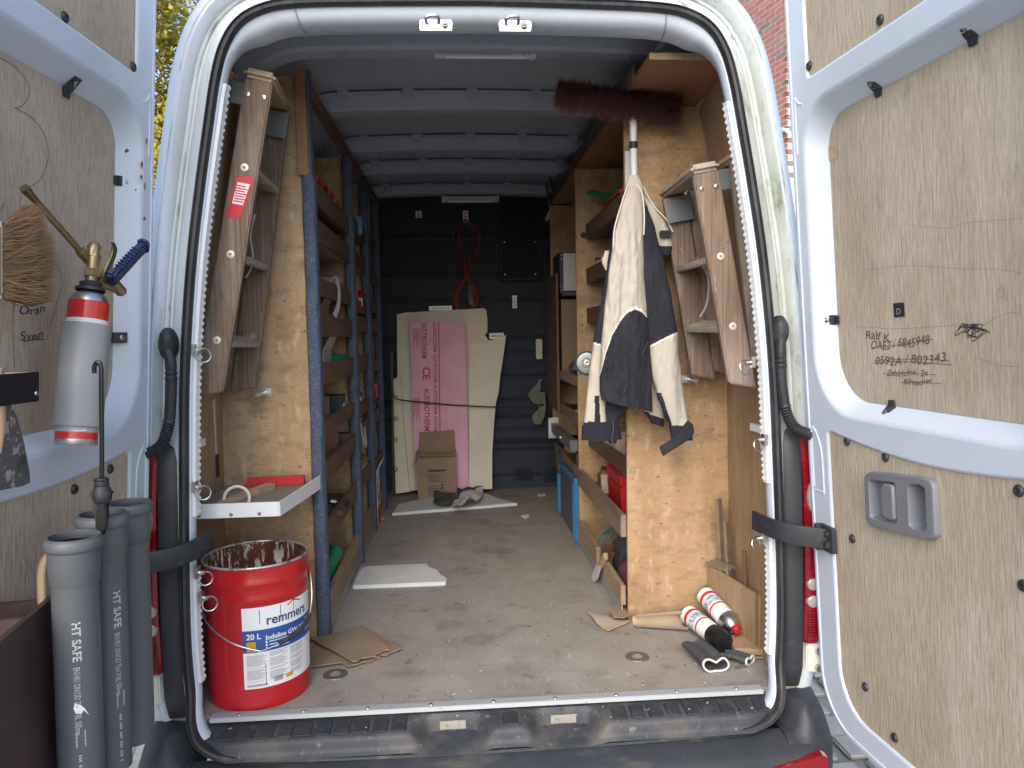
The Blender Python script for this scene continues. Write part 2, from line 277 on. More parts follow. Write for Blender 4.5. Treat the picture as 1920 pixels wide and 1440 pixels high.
# ================================================================== the van
VX = V((0, 1.5, 0))
van = thing('delivery_van', 'white delivery van with open rear doors and a wooden workshop fit-out inside', 'van', VX)
HALF = [(0,.512),(.35,.514),(.60,.522),(.70,.532),(.762,.556),(.803,.60),(.820,.68),(.826,.83),(.821,1.05),(.813,1.25),(.801,1.5),(.785,1.69),(.765,1.86),(.740,2.02),(.710,2.19),(.687,2.31),(.662,2.39),(.622,2.45),(.562,2.485),(.48,2.501),(.3,2.508),(0,2.513)]
hc = cat_rom([V((x, 0, z)) for x, z in HALF], 5)
BASE = hc + [V((-p.x, 0, p.z)) for p in hc[-2:0:-1]]
NB = len(BASE); NRM = []
for i in range(NB):
    t = BASE[(i+1) % NB]-BASE[i-1]; NRM.append(V((t.z, 0, -t.x)).normalized())
def sst(a, b, x): t = max(0, min(1, (x-a)/(b-a))); return t*t*(3-2*t)
def ring(o, Y, idx=range(NB), head=1.0, dip=True):
    out = []
    for i in idx:
        k = o*(1+(head-1)*sst(.3, .9, NRM[i].z))
        yy = Y - (.07*sst(.70, .54, BASE[i].z) if dip else 0)
        p = BASE[i]+NRM[i]*k; out.append(V((p.x, yy, p.z)))
    return out
UP = [i for i in range(NB) if BASE[i].z > .60]           # the open run up one side, over the roof and down the other
k0 = next(i for i in range(len(UP)-1) if UP[i+1]-UP[i] > 1) if any(UP[i+1]-UP[i] > 1 for i in range(len(UP)-1)) else None
def rails(secs, idx, mats, name, head=1.0, mi=None, **kw):
    mb = MB()
    for q in range(len(secs)-1):
        mb.loft([ring(*secs[q], idx, head, False), ring(*secs[q+1], idx, head, False)], closed=False)
    return obj(name, mb, mats, van, **kw)
# outer skin, a soft corner, then the gutter behind the doors
secs = [(.06,4.9),(.10,4.2),(.145,3.4),(.15,.4),(.148,.10),(.140,.045),(.125,.012),(.105,-.004),(.088,-.008)]
mb = MB(); L = []
for o_, y_ in secs:
    r_ = ring(o_, y_, UP, 1.0, False)
    if y_ > 3.9: r_ = [V((p.x, p.y, p.z if p.z < 1.25 else 1.25+(p.z-1.25)*(.55 if y_ < 4.5 else .05))) for p in r_]
    L.append(r_)
mb.loft(L, closed=False); obj('body_shell', mb, white, van)
secs = [(.088,-.008),(.076,.004),(.072,.022),(.055,.026),(.048,.012),(.040,.006),(.020,-.012),(.008,-.018)]
mb = MB(); mb.loft([ring(o_, y_, UP, 1.0, False) for o_, y_ in secs], closed=False); pass
half = len(UP)//2
for nm2, ix, mt2 in (('rain_gutter', UP[:half+1], gutterm), ('rain_gutter', UP[half:], gutterl)):
    mb = MB(); mb.loft([ring(o_, y_, ix, 1.0, False) for o_, y_ in secs], closed=False); obj(nm2, mb, mt2, van)
for o_ in (.064, .098):     # seam sealer beads
    mb = MB(); mb.tube(ring(o_, .022 if o_ < .08 else -.004, UP, 1, False), .0035, 6, caps=False); obj('seam_bead', mb, gutterm, van)
# seal
mb = MB()
prof = [(.010,-.014),(.011,-.032),(.006,-.042),(.002,-.036),(-.002,-.043),(-.009,-.041),(-.013,-.028),(-.011,-.014)]
mb.loft([ring(o_, y_) for o_, y_ in prof]+[ring(*prof[0])]); obj('door_seal', mb, rubber, van)
# painted jamb inside the seal
JB = [i for i in range(NB) if BASE[i].z > .545]
def jring(a, b, Y):
    out = []
    for i in JB:
        h_ = sst(.25,.9,NRM[i].z); p = BASE[i]+NRM[i]*(a*(1-h_)+b*h_); out.append(V((p.x, Y-.07*sst(.70,.54,BASE[i].z), p.z)))
    return out
mb = MB(); mb.loft([jring(*q) for q in ((-.008,-.010,-.018),(-.015,-.026,-.016),(-.020,-.041,-.006),(-.019,-.047,.014),(-.002,-.052,.06),(.004,-.046,.072),(.03,-.0,.11))], closed=False); obj('door_frame', mb, white, van)
for x in (-.47, .50):          # joints in the header pressing
    mb = MB(); i0 = min(range(NB), key=lambda i: abs(BASE[i].x-x)+(9 if BASE[i].z < 2 else 0))
    mb.tube([ring(o_, y_, [i0], 1.75)[0]+V((dx,-.001,-.001)) for o_, y_, dx in [(-.0065,-.020,0),(-.0155,-.018,.002),(-.0240,-.0075,.004),(-.0277,.013,.008),(-.0305,.06,.012)]], .0018, 5); obj('header_joint', mb, greyp, van)
# toothed edging on the jambs
def edging(sgn, z0, z1):
    mb = MB(); n = int((z1-z0)/.009); pts = []
    hp = [p for p in hc]
    def xz(z):
        best = min(range(len(hp)-1), key=lambda i: abs((hp[i].z+hp[i+1].z)/2-z) + (9 if hp[i].x < .55 else 0))
        a, b = hp[best], hp[best+1]; t = (z-a.z)/(b.z-a.z); return a.x+(b.x-a.x)*t
    rows = []
    for i in range(n*2+1):
        z = z0+(z1-z0)*i/(2*n); x = xz(z)
        tooth = .005 if (i//2) % 2 else .001
        rows.append([V((sgn*(x-.013),-.002,z)), V((sgn*(x-.018),-.012,z)), V((sgn*(x-.026),-.010,z)), V((sgn*(x-.028),.0,z)), V((sgn*(x-.028-tooth),.010,z))])
    mb.loft(rows, closed=False); return obj('edge_trim', mb, M('white_edging', (.66,.70,.74), [((.35,.33,.30), 20, .58, .74, (1,1,.3), .7)], rough=.5), van, smooth=30)
edging(-1, 1.16, 2.30); edging(-1, .70, 1.02); edging(1, 1.20, 2.26); edging(1, .70, 1.06)
# strikers in the header
for x in (-.116, .095):
    mb = MB(); mb.prism([V((x+dx, -.002, 2.46+dz)) for dx, dz in [(-.042,-.018),(.042,-.018),(.044,.004),(.034,.020),(-.034,.020),(-.044,.004)]], (0,-.004,0))
    st = obj('door_striker', mb, steel, van, bevel=.001)
    mb = MB(); mb.tube(cat_rom([(x-.025,-.006,2.463),(x-.025,-.026,2.465),(x-.016,-.03,2.470),(x+.004,-.03,2.470),(x+.008,-.022,2.466),(x+.008,-.006,2.462)], 4), .0045, 8); obj('striker_bar', mb, steel, st)
    mb = MB(); mb.cyl((x+.024,-.004,2.458),(x+.024,-.016,2.458),.010,6); mb.cyl((x+.024,-.014,2.458),(x+.024,-.020,2.458),.005,8); obj('bolt', mb, M('bolt_dark', (.20,.20,.20), rough=.4, metal=.8), st)
# floor
fl = MB().box((-.90,.002,.565),(.90,1.408,.60)); obj('floor_panel', fl, floorm, van)
fl = MB().box((-.90,1.412,.565),(.90,3.0,.598)); obj('floor_panel', fl, floorm, van)
for (px, py) in ((629,1265),(1195,1232)):
    c = at(px, py, Z=.6); mb = MB(); mb.lathe(c, (0,0,1), [(.038,.0),(.037,.003),(.018,.003),(.014,-.001)], 24); mb.cyl(c-V((0,0,.002)), c+V((0,0,.0012)), .017, 16, mi=1); obj('floor_anchor', mb, [M('anchor_metal', (.20,.19,.17), rough=.5, metal=.6), floorm], van)
# sill strip
mb = MB(); mb.hexa([(-.775,-.026,.593),(.775,-.026,.593),(.775,.004,.588),(-.775,.004,.588),(-.775,-.020,.6035),(.775,-.020,.6035),(.775,.004,.607),(-.775,.004,.607)]); mb.box((-.772,.0045,.6006),(.772,.016,.6030))
sill = obj('sill_strip', mb, alu, van, bevel=.0015)
for i in range(9):
    x = -.70+i*.175; mb = MB(); mb.lathe((x,-.008,.6045), (0,0,1), [(.006,0),(.005,.002),(.003,.003)], 10, cap1=True); obj('screw', mb, steel, sill)
# step
def stepz(x):
    d = 0
    for c in (-.115, .195): d = max(d, sst(.118, .060, abs(x-c)))
    return d
def stepp(u, v):
    x = -.792+1.584*u; k = stepz(x)
    prof = [(.0,.585),(-.03,.583),(-.062,.579),(-.090,.575),(-.100,.568),(-.103,.556),(-.106,.540),(-.118,.530)]
    rec = [(.0,.585),(-.018,.583),(-.026,.566),(-.030,.538),(-.070,.532),(-.092,.528),(-.108,.524),(-.118,.520)]
    i = v*7; a = min(int(i), 6); t = i-a
    p = [prof[a][q]*(1-t)+prof[a+1][q]*t for q in (0,1)]; r_ = [rec[a][q]*(1-t)+rec[a+1][q]*t for q in (0,1)]
    e = sst(.70,.80,abs(x)); yy = p[0]*(1-k)+r_[0]*k; zz = p[1]*(1-k)+r_[1]*k
    return (x, yy*(1-.25*e), zz+.030*e*sst(.2,1,v))
mb = MB().grid(stepp, 150, 14); stp = obj('entry_step', mb, stepm, van, smooth=55)
pad = None
for i in range(30):
    x = -.735+i*.0505
    if stepz(x+.012) > .05 or stepz(x-.02) > .05 or stepz(x+.045) > .05: continue
    zz_ = lambda y_: .5845 if y_ > -.03 else .5838-.008*(-y_-.03)/.06
    mb = MB().hexa([(x,-.090,.570),(x+.042,-.090,.570),(x+.042,-.030,.570),(x,-.030,.570),(x,-.089,.5785),(x+.042,-.089,.5785),(x+.042,-.030,.5862),(x,-.030,.5862)]); obj('tread_pad', mb, padm, stp, bevel=.003)
for x in (-.115, .195):
    mb = MB().box((x-.036,-.031,.542),(x+.036,-.027,.566)); mb.cyl((x-.02,-.033,.553),(x-.02,-.04,.553),.006,8); mb.box((x-.006,-.036,.548),(x+.018,-.031,.558)); obj('latch_plate', mb, M('rusty_zinc', (.42,.40,.36), [((.30,.15,.07), 22, .5, .7, (1,1,1), .8)], rough=.5, metal=.5), stp, bevel=.001)
# bumper: middle, then the raised corners
def sweep(name, prof, path, mat, **kw):
    mb = MB(); loops = []
    for i, (p, nx) in enumerate(path):
        loops.append([V((p[0]+nx[0]*d, p[1]+nx[1]*d, z)) for d, z in prof(i/(len(path)-1))])
    mb.loft(loops, closed=False); return obj(name, mb, mat, van, **kw)
mid = [((x, -.115+.02*abs(x)**2), (0,-1)) for x in [-.86+1.72*i/24 for i in range(25)]]
sweep('bumper', lambda t: [(-.03,.516),(.004,.513),(.012,.508),(.060,.500),(.075,.488),(.080,.46),(.08,.30),(.05,.22)], mid, greypl)
for s in (-1, 1):
    path = []
    for i in range(15):
        a = R(90*i/14); path.append(((s*(.80+.115*math.sin(a)), .04-.155*math.cos(a)*.9 if i < 14 else .04), (s*math.sin(a), -math.cos(a))))
    path.append(((s*.915,.7),(s*1,0)))
    def cprof(t):
        h = sst(.12,.34,t)*.075; return [(-.06,.515+h),(.0,.522+h),(.018,.515+h),(.045,.500+h*.5),(.062,.485),(.070,.455),(.07,.30),(.04,.22)]
    cp = sweep('bumper_corner', cprof, path, greypl)
    # red reflector let into the corner
    mb = MB(); rows = []
    for i in range(11):
        x = .735+.150*i/10; zt_ = .470+.030*i/10+(.0 if i < 10 else -.012); y_ = -.189+.9*max(0,x-.80)**2; rows.append([V((s*x,y_+.020,zt_+.004)),V((s*x,y_,zt_)),V((s*x,y_-.004,zt_-.02)),V((s*x,y_-.002,.415)),V((s*x,y_+.020,.410))])
    mb.loft(rows, closed=False); obj('reflector', mb, ltred, cp)
# tail-light pods
for s in (-1, 1):
    mb = MB(); L = []
    for z, a, b, f in ((.600,.845,.890,.0),(.66,.838,.895,-.012),(.80,.838,.895,-.016),(1.0,.836,.892,-.016),(1.2,.832,.888,-.014),(1.31,.830,.884,-.010),(1.345,.832,.880,.0),(1.355,.838,.876,.02)):
        L.append([V((s*x, y, z)) for x, y in ((a,.06),(a,f+.006),(a+.006,f),(b-.010,f-.004),(b,f),(b+.004,.08))])
    mb.loft(L, closed=False); mb.add(L[-1], [(0,1,2,3,4,5)]); obj('light_pod', mb, blackpl, van)
    tl = MB(); L = []
    for z, a, b, f in ((.735,.896,.945,-.016),(.76,.894,.962,-.022),(.9,.896,.975,-.026),(1.05,.894,.975,-.024),(1.2,.890,.965,-.020),(1.30,.884,.945,-.014),(1.335,.880,.93,.0)):
        L.append([V((s*x, y, z)) for x, y in ((a,.04),(a,f),(a+.008,f-.008),(b-.014,f-.006),(b,f+.012),(b+.006,.14))])
    tl.loft(L, closed=False); tl.add(L[-1], [(0,1,2,3,4,5)]); tl.add(L[0], [(5,4,3,2,1,0)])
    lamp = obj('tail_light', tl, ltred, van)
    for z0, z1 in ((1.12,1.20),(.895,.925),(.845,.875)):
        mb = MB(); x0 = .900; mb.lathe((s*(x0+.016),-.026,(z0+z1)/2), (0,-1,0), [(.020,0),(.019,.010),(.013,.013)], 16, cap1=True)
        mb.v = [V((p.x, p.y, (z0+z1)/2+(p.z-(z0+z1)/2)*((z1-z0)/.033))) for p in mb.v]; obj('lens', mb, ltclear, lamp)
    for k in range(9):
        z = .765+k*.0075; mb = MB().box((s*.900,-.036,z),(s*.955,-.030,z+.0035)); obj('lens_rib', mb, ltred, lamp)
    mb = MB().prism([(s*.905,-.015,.645),(s*.96,-.02,.645),(s*.962,-.02,.728),(s*.905,-.015,.728)], (0,.02,0)); hb = obj('hinge_block', mb, M('cream_paint', (.62,.60,.55), rough=.5), van, bevel=.004)
    for z in (.66, .71):
        mb = MB().cyl((s*.938,-.018,z),(s*.938,-.030,z),.011,8); obj('bolt', mb, steel, hb)
    # corrugated cable boot from pillar to door
    if s > 0: pts = [at(1465,625,Y=-.045), at(1464,660,Y=-.05), at(1466,720,Y=-.05), at(1474,770,Y=-.05), at(1490,802,Y=-.055), at(1522,815,Y=-.06)]
    else: pts = [at(312,650,Y=-.045), at(320,680,Y=-.05), at(320,750,Y=-.05), at(315,800,Y=-.05), at(300,838,Y=-.055), at(268,852,Y=-.06)]
    cpth = cat_rom(pts, 16); N_ = len(cpth); rr = []
    for i in range(N_):
        t = i/(N_-1); rr.append(.0135 if t < .18 else (.0130+.0035*(1 if i % 2 else 0)) if (.24 < t < .30 or t > .56) else .0145)
    mb = MB().tube(cpth, rr, 12); bo = obj('cable_boot', mb, rubber, van, smooth=30)
    c = pts[0]; mb = MB(); mb.loft([[c+V((math.cos(a)*.024*k, .025-d, .006+math.sin(a)*.044*k)) for a in [2*math.pi*j/18 for j in range(18)]] for k, d in ((1,0),(1,.018),(.8,.032),(.45,.04))], cap1=True); obj('boot_flange', mb, rubber, bo)
# rear wheels (stand on the ground)
for s in (-1, 1):
    for yw in (.95, 4.1):
        mb = MB().lathe((s*.80,yw,.33), (s,0,0), [(.20,-.11),(.30,-.11),(.325,-.09),(.33,-.05),(.33,.05),(.325,.09),(.30,.11),(.20,.11)], 32); wh = obj('wheel', mb, rubber, van)
        mb = MB().lathe((s*.80,yw,.33), (s,0,0), [(.20,.10),(.19,.06),(.08,.05),(.05,.08),(0.001,.08)], 32); obj('rim', mb, steel, wh)
# side linings inside
for s in (-1, 1):
    mb = MB(); Z = [.60,1.1,1.5,1.9,2.15,2.32,2.46,2.56]; Xs = [.892,.90,.895,.875,.85,.815,.745,.66]
    mb.loft([[V((s*x, y, z)) for z, x in zip(Z, Xs)] for y in (.09,.16,.5,3.0)], closed=False); obj('side_wall', mb, roofm, van)
    mb = MB(); Zp = [.605,1.0,1.5,1.9,2.15,2.34,2.43]; Xp = [.872,.882,.874,.852,.824,.790,.768]
    mb.loft([[V((s*(x+q-.02*(y<.2)), y, z)) for z, x in zip(Zp, Xp)] for q, y in ((0,.10),(0,.56),(.008,.56),(.008,.10),(0,.10))], closed=False); sl_ = obj('side_lining', mb, plys, van, smooth=20)
    c = .864; 
    mb = MB().box((s*.850,.115,1.315),(s*.862,.27,1.338)); obj('white_batten', mb, whitep, sl_)
# roof skin with ribs
mb = MB()
def roofz(x): return 2.600-.02*(x/.7)**2-.10*sst(.55,.78,abs(x))
mb.grid(lambda u, v: (-.80+1.6*u, .06+2.95*v, roofz(-.80+1.6*u)), 40, 12); rf = obj('roof_skin', mb, roofm, van)
RY = [.43,1.05,1.69,2.18,2.80]
for i, y in enumerate(RY):
    mb = MB(); L = []
    for k in range(31):
        x = -.74+1.48*k/30; b = roofz(x)-.068+.02*sst(.55,.74,abs(x))
        L.append([V((x, y+dy, b+dz)) for dy, dz in ((-.115,.060),(-.090,.052),(-.080,.010),(-.068,.0),(-.010,-.002),(.0,.010),(.012,.05),(.05,.060))])
    mb.loft(L, closed=False); rb = obj('roof_rib', mb, roofm, van, smooth=35)
    for x in (-.42,-.30,-.12,.02,.16,.36,.47):
        mb = MB().lathe((x+random.uniform(-.02,.02), y-.038, roofz(x)-.0705), (0,0,-1), [(.014,0),(.012,.002),(.007,.002),(.006,-.001)], 12); obj('rib_hole', mb, roofm, rb)
    # saddles between rib and skin
    for x in (-.50,-.25,0,.25,.50):
        yy = y-.15; mb = MB(); mb.hexa([(x-.030,yy-.07,roofz(x)-.006),(x+.030,yy-.07,roofz(x)-.006),(x+.024,yy+.06,roofz(x)-.006),(x-.024,yy+.06,roofz(x)-.006),(x-.02,yy-.07,roofz(x)+.02),(x+.02,yy-.07,roofz(x)+.02),(x+.02,yy+.06,roofz(x)+.02),(x-.02,yy+.06,roofz(x)+.02)])
        mb.box((x-.022,y-.118,roofz(x)-.035),(x+.022,y-.10,roofz(x)-.002)); obj('roof_saddle', mb, roofm, rb, bevel=.004)
# bulkhead: pressed sheet with beads
beads = [.68,.86,1.08,1.20,1.36,1.52,1.62,1.88,2.06,2.32]
def bulk(u, v):
    x = -.88+1.76*u; z = .59+1.99*v; d = 0
    for b in beads: d += .012*math.exp(-((z-b)/.012)**2)
    if z < 1.02 and z > .90: d += -.030*math.sin((z-.90)/.12*math.pi)
    return (x, 2.975+d, z)
mb = MB().grid(bulk, 4, 260); bh = obj('bulkhead', mb, darkwall, van)
for px in (983, 1035):
    c = at(px, 890, Y=2.96); mb = MB()
    mb.loft([[V((c.x+u, 2.965-d, c.z+v)) for u, v in rrect(-.058*k,-.040*k,.058*k,.040*k,.01)] for k, d in ((1.1,0),(1.05,.010),(.92,.010),(.88,.0))])
    for q in range(4): mb.beam((c.x-.046,2.958,c.z-.024+q*.016),(c.x+.046,2.958,c.z-.024+q*.016),.013,.003,(0,.6,.6))
    obj('vent', mb, darkwall, bh)
# strap checks
for s in (-1, 1):
    pth = cat_rom([(s*.765,.03,1.085),(s*.775,-.02,1.083),(s*.80,-.075,1.078),(s*.845,-.115,1.074),(s*.895,-.135,1.07),(s*.92,-.14,1.068)], 6)
    mb = MB(); L = []
    for i, p in enumerate(pth):
        t = (pth[min(i+1, len(pth)-1)]-pth[max(i-1, 0)]).normalized(); n_ = t.cross(V((0,0,1))).normalized()
        L.append([p+V((0,0,dz))+n_*dn for dz, dn in ((-.027,.004),(-.027,-.004),(-.018,-.007),(.018,-.007),(.027,-.004),(.027,.004),(.018,.005),(-.018,.005))])
    mb.loft(L, True, True, True); obj('check_strap', mb, blackpl, van, bevel=0)
# tie-down rings on the jambs
def tie(px, py, Y, r=.020, tilt=0.4, sgn=1):
    c = at(px, py, Y=Y); mb = MB(); mb.torus(c-V((0,.012,.006)), V((math.cos(tilt)*.55, -.8, .2)), r, .0022, 22, 6)
    mb.cyl(c+V((-sgn*.006,0,.006)), c+V((-sgn*.028,.0,.008)), .007, 8); mb.box(c+V((-sgn*.020,-.012,-.006)), c+V((-sgn*.030,.012,.024))); return obj('tie_down_ring', mb, steel, van)
for px, py, rr_ in ((384,662,.019),(384,918,.019),(388,1078,.018),(396,1125,.019)): tie(px, py, -.012, rr_, .9, 1)
for px, py, rr_ in ((1394,685,.021),(1417,830,.015),(1414,1014,.017)): tie(px, py, -.012, rr_, -.5, -1)

# ------------------------------------------------------------------ rear doors
DA = R(3.0)
def dmap(s):
    def f(u, z, n=0):
        x = .90+.062*(1.15-z)+u*math.sin(DA)-n*math.cos(DA); return V((s*x, -.05-u*math.cos(DA)-n*math.sin(DA), z))
    return f
def dpx(s, px, py, n=0):
    """(u,z) on the door plane offset n towards the van's middle, under photo pixel"""
    t_ = math.tan(DA); nn = V((s, t_, .062)); h = .90+.062*1.15+t_*(-.05)-n/math.cos(DA)
    d = cf + cr*((px-960)/FPX) - cu*((py-720)/FPX); t = (h-nn.dot(CP))/nn.dot(d); p = CP+d*t
    return ((-.05-p.y-n*math.sin(DA))/math.cos(DA), p.z)
DOOR = {}
for s, nm in ((-1, plyl), (1, plyd)):
    f = dmap(s)
    outer = rrect(0.0, .535, .90, 2.66, [.15,.10,.1,.06], 8)
    win = rrect(.050, 1.405, .850, 2.220, [.17,.13,.12,.12], 10)
    low = rrect(.094, .605, .73, 1.372, [.12,.06,.03,.02], 6)
    low = [(u, z-.030*math.sin(max(0, min(1, (u-.094)/.636))*math.pi)**1.0 if z > 1.2 else z) for u, z in low[:-1]] 
    # insert points along the sagging upper edge of the lower panel
    k = max(range(len(low)), key=lambda i: low[i][0]+low[i][1])
    top = [(.82-.70*i/12, 1.372-.030*math.sin((.726-.70*i/12)/.746*math.pi)) for i in range(13)]
    low = rrect(.094, .605, .84, 1.372, [.12,.06,.03,.02], 6)[:14] + [(.84,1.35)] + top + [(.102,1.366),(.094,1.355)]
    upp = rrect(.085, 2.272, .84, 2.60, [.02,.02,.04,.04], 5)
    mb = MB(); mb.plate(outer, [win, low, upp], lambda u, z: f(u, z, 0))
    def inset(lp, d):
        cu_ = sum(p[0] for p in lp)/len(lp); cz_ = sum(p[1] for p in lp)/len(lp); out = []
        n = len(lp)
        for i in range(n):
            a, b = lp[i-1], lp[(i+1) % n]; tx, tz = b[0]-a[0], b[1]-a[1]; L_ = math.hypot(tx, tz) or 1
            out.append((lp[i][0]-tz/L_*d, lp[i][1]+tx/L_*d))
        return out
    # window recess: rolled edge, then a slanting flange to the plywood
    mb.loft([[f(u, z, n_) for u, z in inset(win, d)] for d, n_ in ((0,0),(.006,-.001),(.013,-.006),(.040,-.050),(.050,-.056))])
    for lp in (low, upp): mb.loft([[f(u, z, n_) for u, z in inset(lp, d)] for d, n_ in ((0,0),(.004,-.001),(.007,-.005),(.009,-.014))])
    mb.loft([[f(u, z, n_) for u, z in inset(outer, d)] for d, n_ in ((.0,0),(-.006,-.002),(-.008,-.010),(-.008,-.07))])
    mb.plate(inset(outer, -.008), [], lambda u, z: f(u, z, -.072))
    o_ = inset(outer, .016)
    d_ = obj('rear_door', mb, white, van, smooth=50, label='left rear door with brown plywood lining and tools hung on it' if s < 0 else 'right rear door with pale plywood lining and grey inside handle'); DOOR[s] = d_
    # hemmed rim round the frame
    mb = MB(); mb.tube([f(u, z, .001) for u, z in inset(outer, .012)], .0022, 6, closed=True); obj('rim_bead', mb, white, d_)
    # pressed stiffener outlines
    for pts in ([(.026,2.10),(.026,2.235),(.032,2.242),(.045,2.228),(.062,2.222)], [(.020,1.20),(.020,1.345),(.030,1.365),(.050,1.345),(.068,1.30),(.070,1.20),(.066,1.192),(.024,1.192)]):
        q = [V((a, b, 0)) for a, b in pts]; q = cat_rom(q, 4); mb = MB(); mb.tube([f(p.x, p.y, .0) for p in q], .0028, 6); obj('pressed_bead', mb, white, d_)
    # plywood linings
    pw = inset(win, .043); mb = MB(); mb.plate(pw, [], lambda u, z: f(u, z, -.0505)); wp = obj('window_panel', mb, nm, d_)
    pl = inset(low, .0055); mb = MB(); mb.plate(pl, [[(.277,1.160),(.510,1.190),(.510,1.302),(.277,1.275)]] if s > 0 else [], lambda u, z: f(u, z, -.006)); mb.loft([[f(u, z, -.006) for u, z in pl], [f(u, z, -.013) for u, z in pl]]); lp_ = obj('lower_panel', mb, nm, d_)
    pu = inset(upp, .0055); mb = MB(); mb.plate(pu, [], lambda u, z: f(u, z, -.006)); mb.loft([[f(u, z, -.006) for u, z in pu], [f(u, z, -.013) for u, z in pu]]); obj('upper_panel', mb, nm, d_)
    # black expanding rivets
    for px, py in (((1650,37),(1517,123),(1588,827),(1660,857),(1910,920),(1598,1010),(1918,1098),(1622,1288),(1677,1383)) if s > 0 else ((122,32),(250,125),(207,879),(140,917),(222,1010))):
        u, z = dpx(s, px, py, -.004); c = f(u, z, -.006); nx = (f(u, z, 1)-f(u, z, 0)).normalized()
        mb = MB(); mb.lathe(c, nx, [(.0115,0),(.0115,.003),(.009,.006),(.0045,.0065),(.004,.004)], 16, cap1=True); obj('panel_rivet', mb, blackpl, d_)
    # clips holding the window panel
    for px, py in (((1530,327),(1553,600),(1633,162),(1808,62),(1660,768),(1812,812)) if s > 0 else ((140,163),(236,340),(225,633))):
        u, z = dpx(s, px, py, -.03)
        cu_, cz_ = .39, 1.81
        if abs(u-.05) < .07: dr = (1, 0)
        else: dr = (0, 1) if z < 1.8 else (0, -1)
        tn = (dr[1], dr[0]) 
        w_ = .013; mb = MB()
        def q(a, b, n): return f(u+dr[0]*a+tn[0]*b, z+dr[1]*a+tn[1]*b, n)
        mb.hexa([q(-.020,-w_,-.024),q(-.020,w_,-.024),q(.004,w_,-.046),q(.004,-w_,-.046),q(-.018,-w_,-.020),q(-.018,w_,-.020),q(.008,w_,-.042),q(.008,-w_,-.042)])
        mb.hexa([q(.002,-w_,-.049),q(.002,w_,-.049),q(.022,w_*.8,-.049),q(.022,-w_*.8,-.049),q(.006,-w_,-.043),q(.006,w_,-.043),q(.022,w_*.8,-.045),q(.022,-w_*.8,-.045)])
        c = q(-.008,0,-.030); ax = (q(-.008,0,0)-q(-.008,0,-.05)).normalized()+(q(1,0,0)-q(0,0,0)).normalized()*.6
        mb.lathe(c, ax, [(.0075,0),(.0075,.004),(.004,.006),(.0035,.004)], 12, mi=1, cap1=True); obj('panel_clip', mb, [blackpl, steel], d_, bevel=.0008)
    # bracket of the check strap
    c = f(.075, 1.07, .006); mb = MB(); mb.plate(rrect(.045,1.035,.118,1.105,.008), [], lambda u, z: f(u, z, .012)); mb.loft([[f(u, z, n_) for u, z in rrect(.045,1.035,.118,1.105,.008)] for n_ in (0,.012)])
    mb.cyl(f(.06,1.035,.018), f(.06,1.105,.018), .010, 10); mb.box(*[f(.075,1.05,.010), f(.105,1.066,.022)]); mb.lathe(f(.095,1.085,.012), f(0,0,1)-f(0,0,0), [(.009,0),(.009,.006),(.004,.007)], 6, cap1=True); obj('strap_bracket', mb, blackpl, d_)

# ------------------------------------------------------------------ right door: handle, marks
fR = dmap(1); fL = dmap(-1); dR = DOOR[1]; dL = DOOR[-1]
def hmap(a, b, n): # handle local: a along 0..1, b 0..1, slightly tilted as fitted
    u = .270+.250*a; z = 1.152+.136*b+.028*a; return fR(u, z, n)
mb = MB(); lo = rrect(0,0,1,1,[.14,.14,.16,.16],6)
def hins(k): return [(.5+(p[0]-.5)*k, .5+(p[1]-.5)*k) for p in lo]
h1 = rrect(.08,.14,.50,.86,.07,5); h2 = rrect(.66,.12,.90,.88,.09,5)
mb.plate(hins(.94), [h1, h2], lambda a, b: hmap(a, b, .010))
mb.loft([[hmap(a, b, n) for a, b in hins(k)] for k, n in ((1,-.006),(1,.004),(.98,.009),(.94,.010))])
for h, dp in ((h1,-.012),(h2,-.03)):
    c = (sum(p[0] for p in h)/len(h), sum(p[1] for p in h)/len(h))
    L = [[hmap(c[0]+(p[0]-c[0])*k, c[1]+(p[1]-c[1])*k, n) for p in h] for k, n in ((1,.010),(.97,.006),(.90,dp))]; mb.loft(L); mb.add(L[-1], [tuple(range(len(h)))])
hd = obj('inside_handle', mb, ghandle, dR, smooth=40)
mb = MB(); lp_ = rrect(.30,.20,.47,.82,.05,4); L = [[hmap(.385+(a-.385)*k, .51+(b-.51)*k, n) for a, b in lp_] for k, n in ((1,-.010),(1,.010),(.86,.014))]; mb.loft(L); mb.add(L[-1], [tuple(range(len(lp_)))]); o = obj('release_lever', mb, ghandle, dR, smooth=40)
mb = MB(); lp_ = rrect(.12,.15,.46,.22,.03,3); L = [[hmap(a, b, n) for a, b in lp_] for n in (-.01,.004)]; mb.loft(L); mb.add(L[-1], [tuple(range(len(lp_)))]); obj('locking_slide', mb, ghandle, dR)
# handwriting, pencil lines, tape on the plywood (flat marks)
def wR(px, py): u, z = dpx(1, px, py, -.0495); return fR(u, z, -.0495)
def wL(px, py): u, z = dpx(-1, px, py, -.0495); return fL(u, z, -.0495)
def ribbon(mb, pts, w_, smooth=4):
    p = cat_rom(pts, smooth) if smooth > 1 else [V(q) for q in pts]; L = []
    for i in range(len(p)):
        t = (p[min(i+1, len(p)-1)]-p[max(i-1, 0)]); t = t.normalized() if t.length > 1e-9 else V((0,0,1)); n_ = t.cross(V((1,0,0))).normalized()*w_/2; L.append([p[i]-n_, p[i]+n_])
    mb.loft(L, closed=False)
def surf_text(mb, s_, o_, ex, ey, size, wob=0):
    o_ = V(o_); ex = V(ex).normalized()*size; ey = V(ey).normalized()*size
    put_text(mb, s_, lambda x, y: o_+ex*(x+y*.18)+ey*(y+wob*math.sin(x*3.1)))
mb = MB()
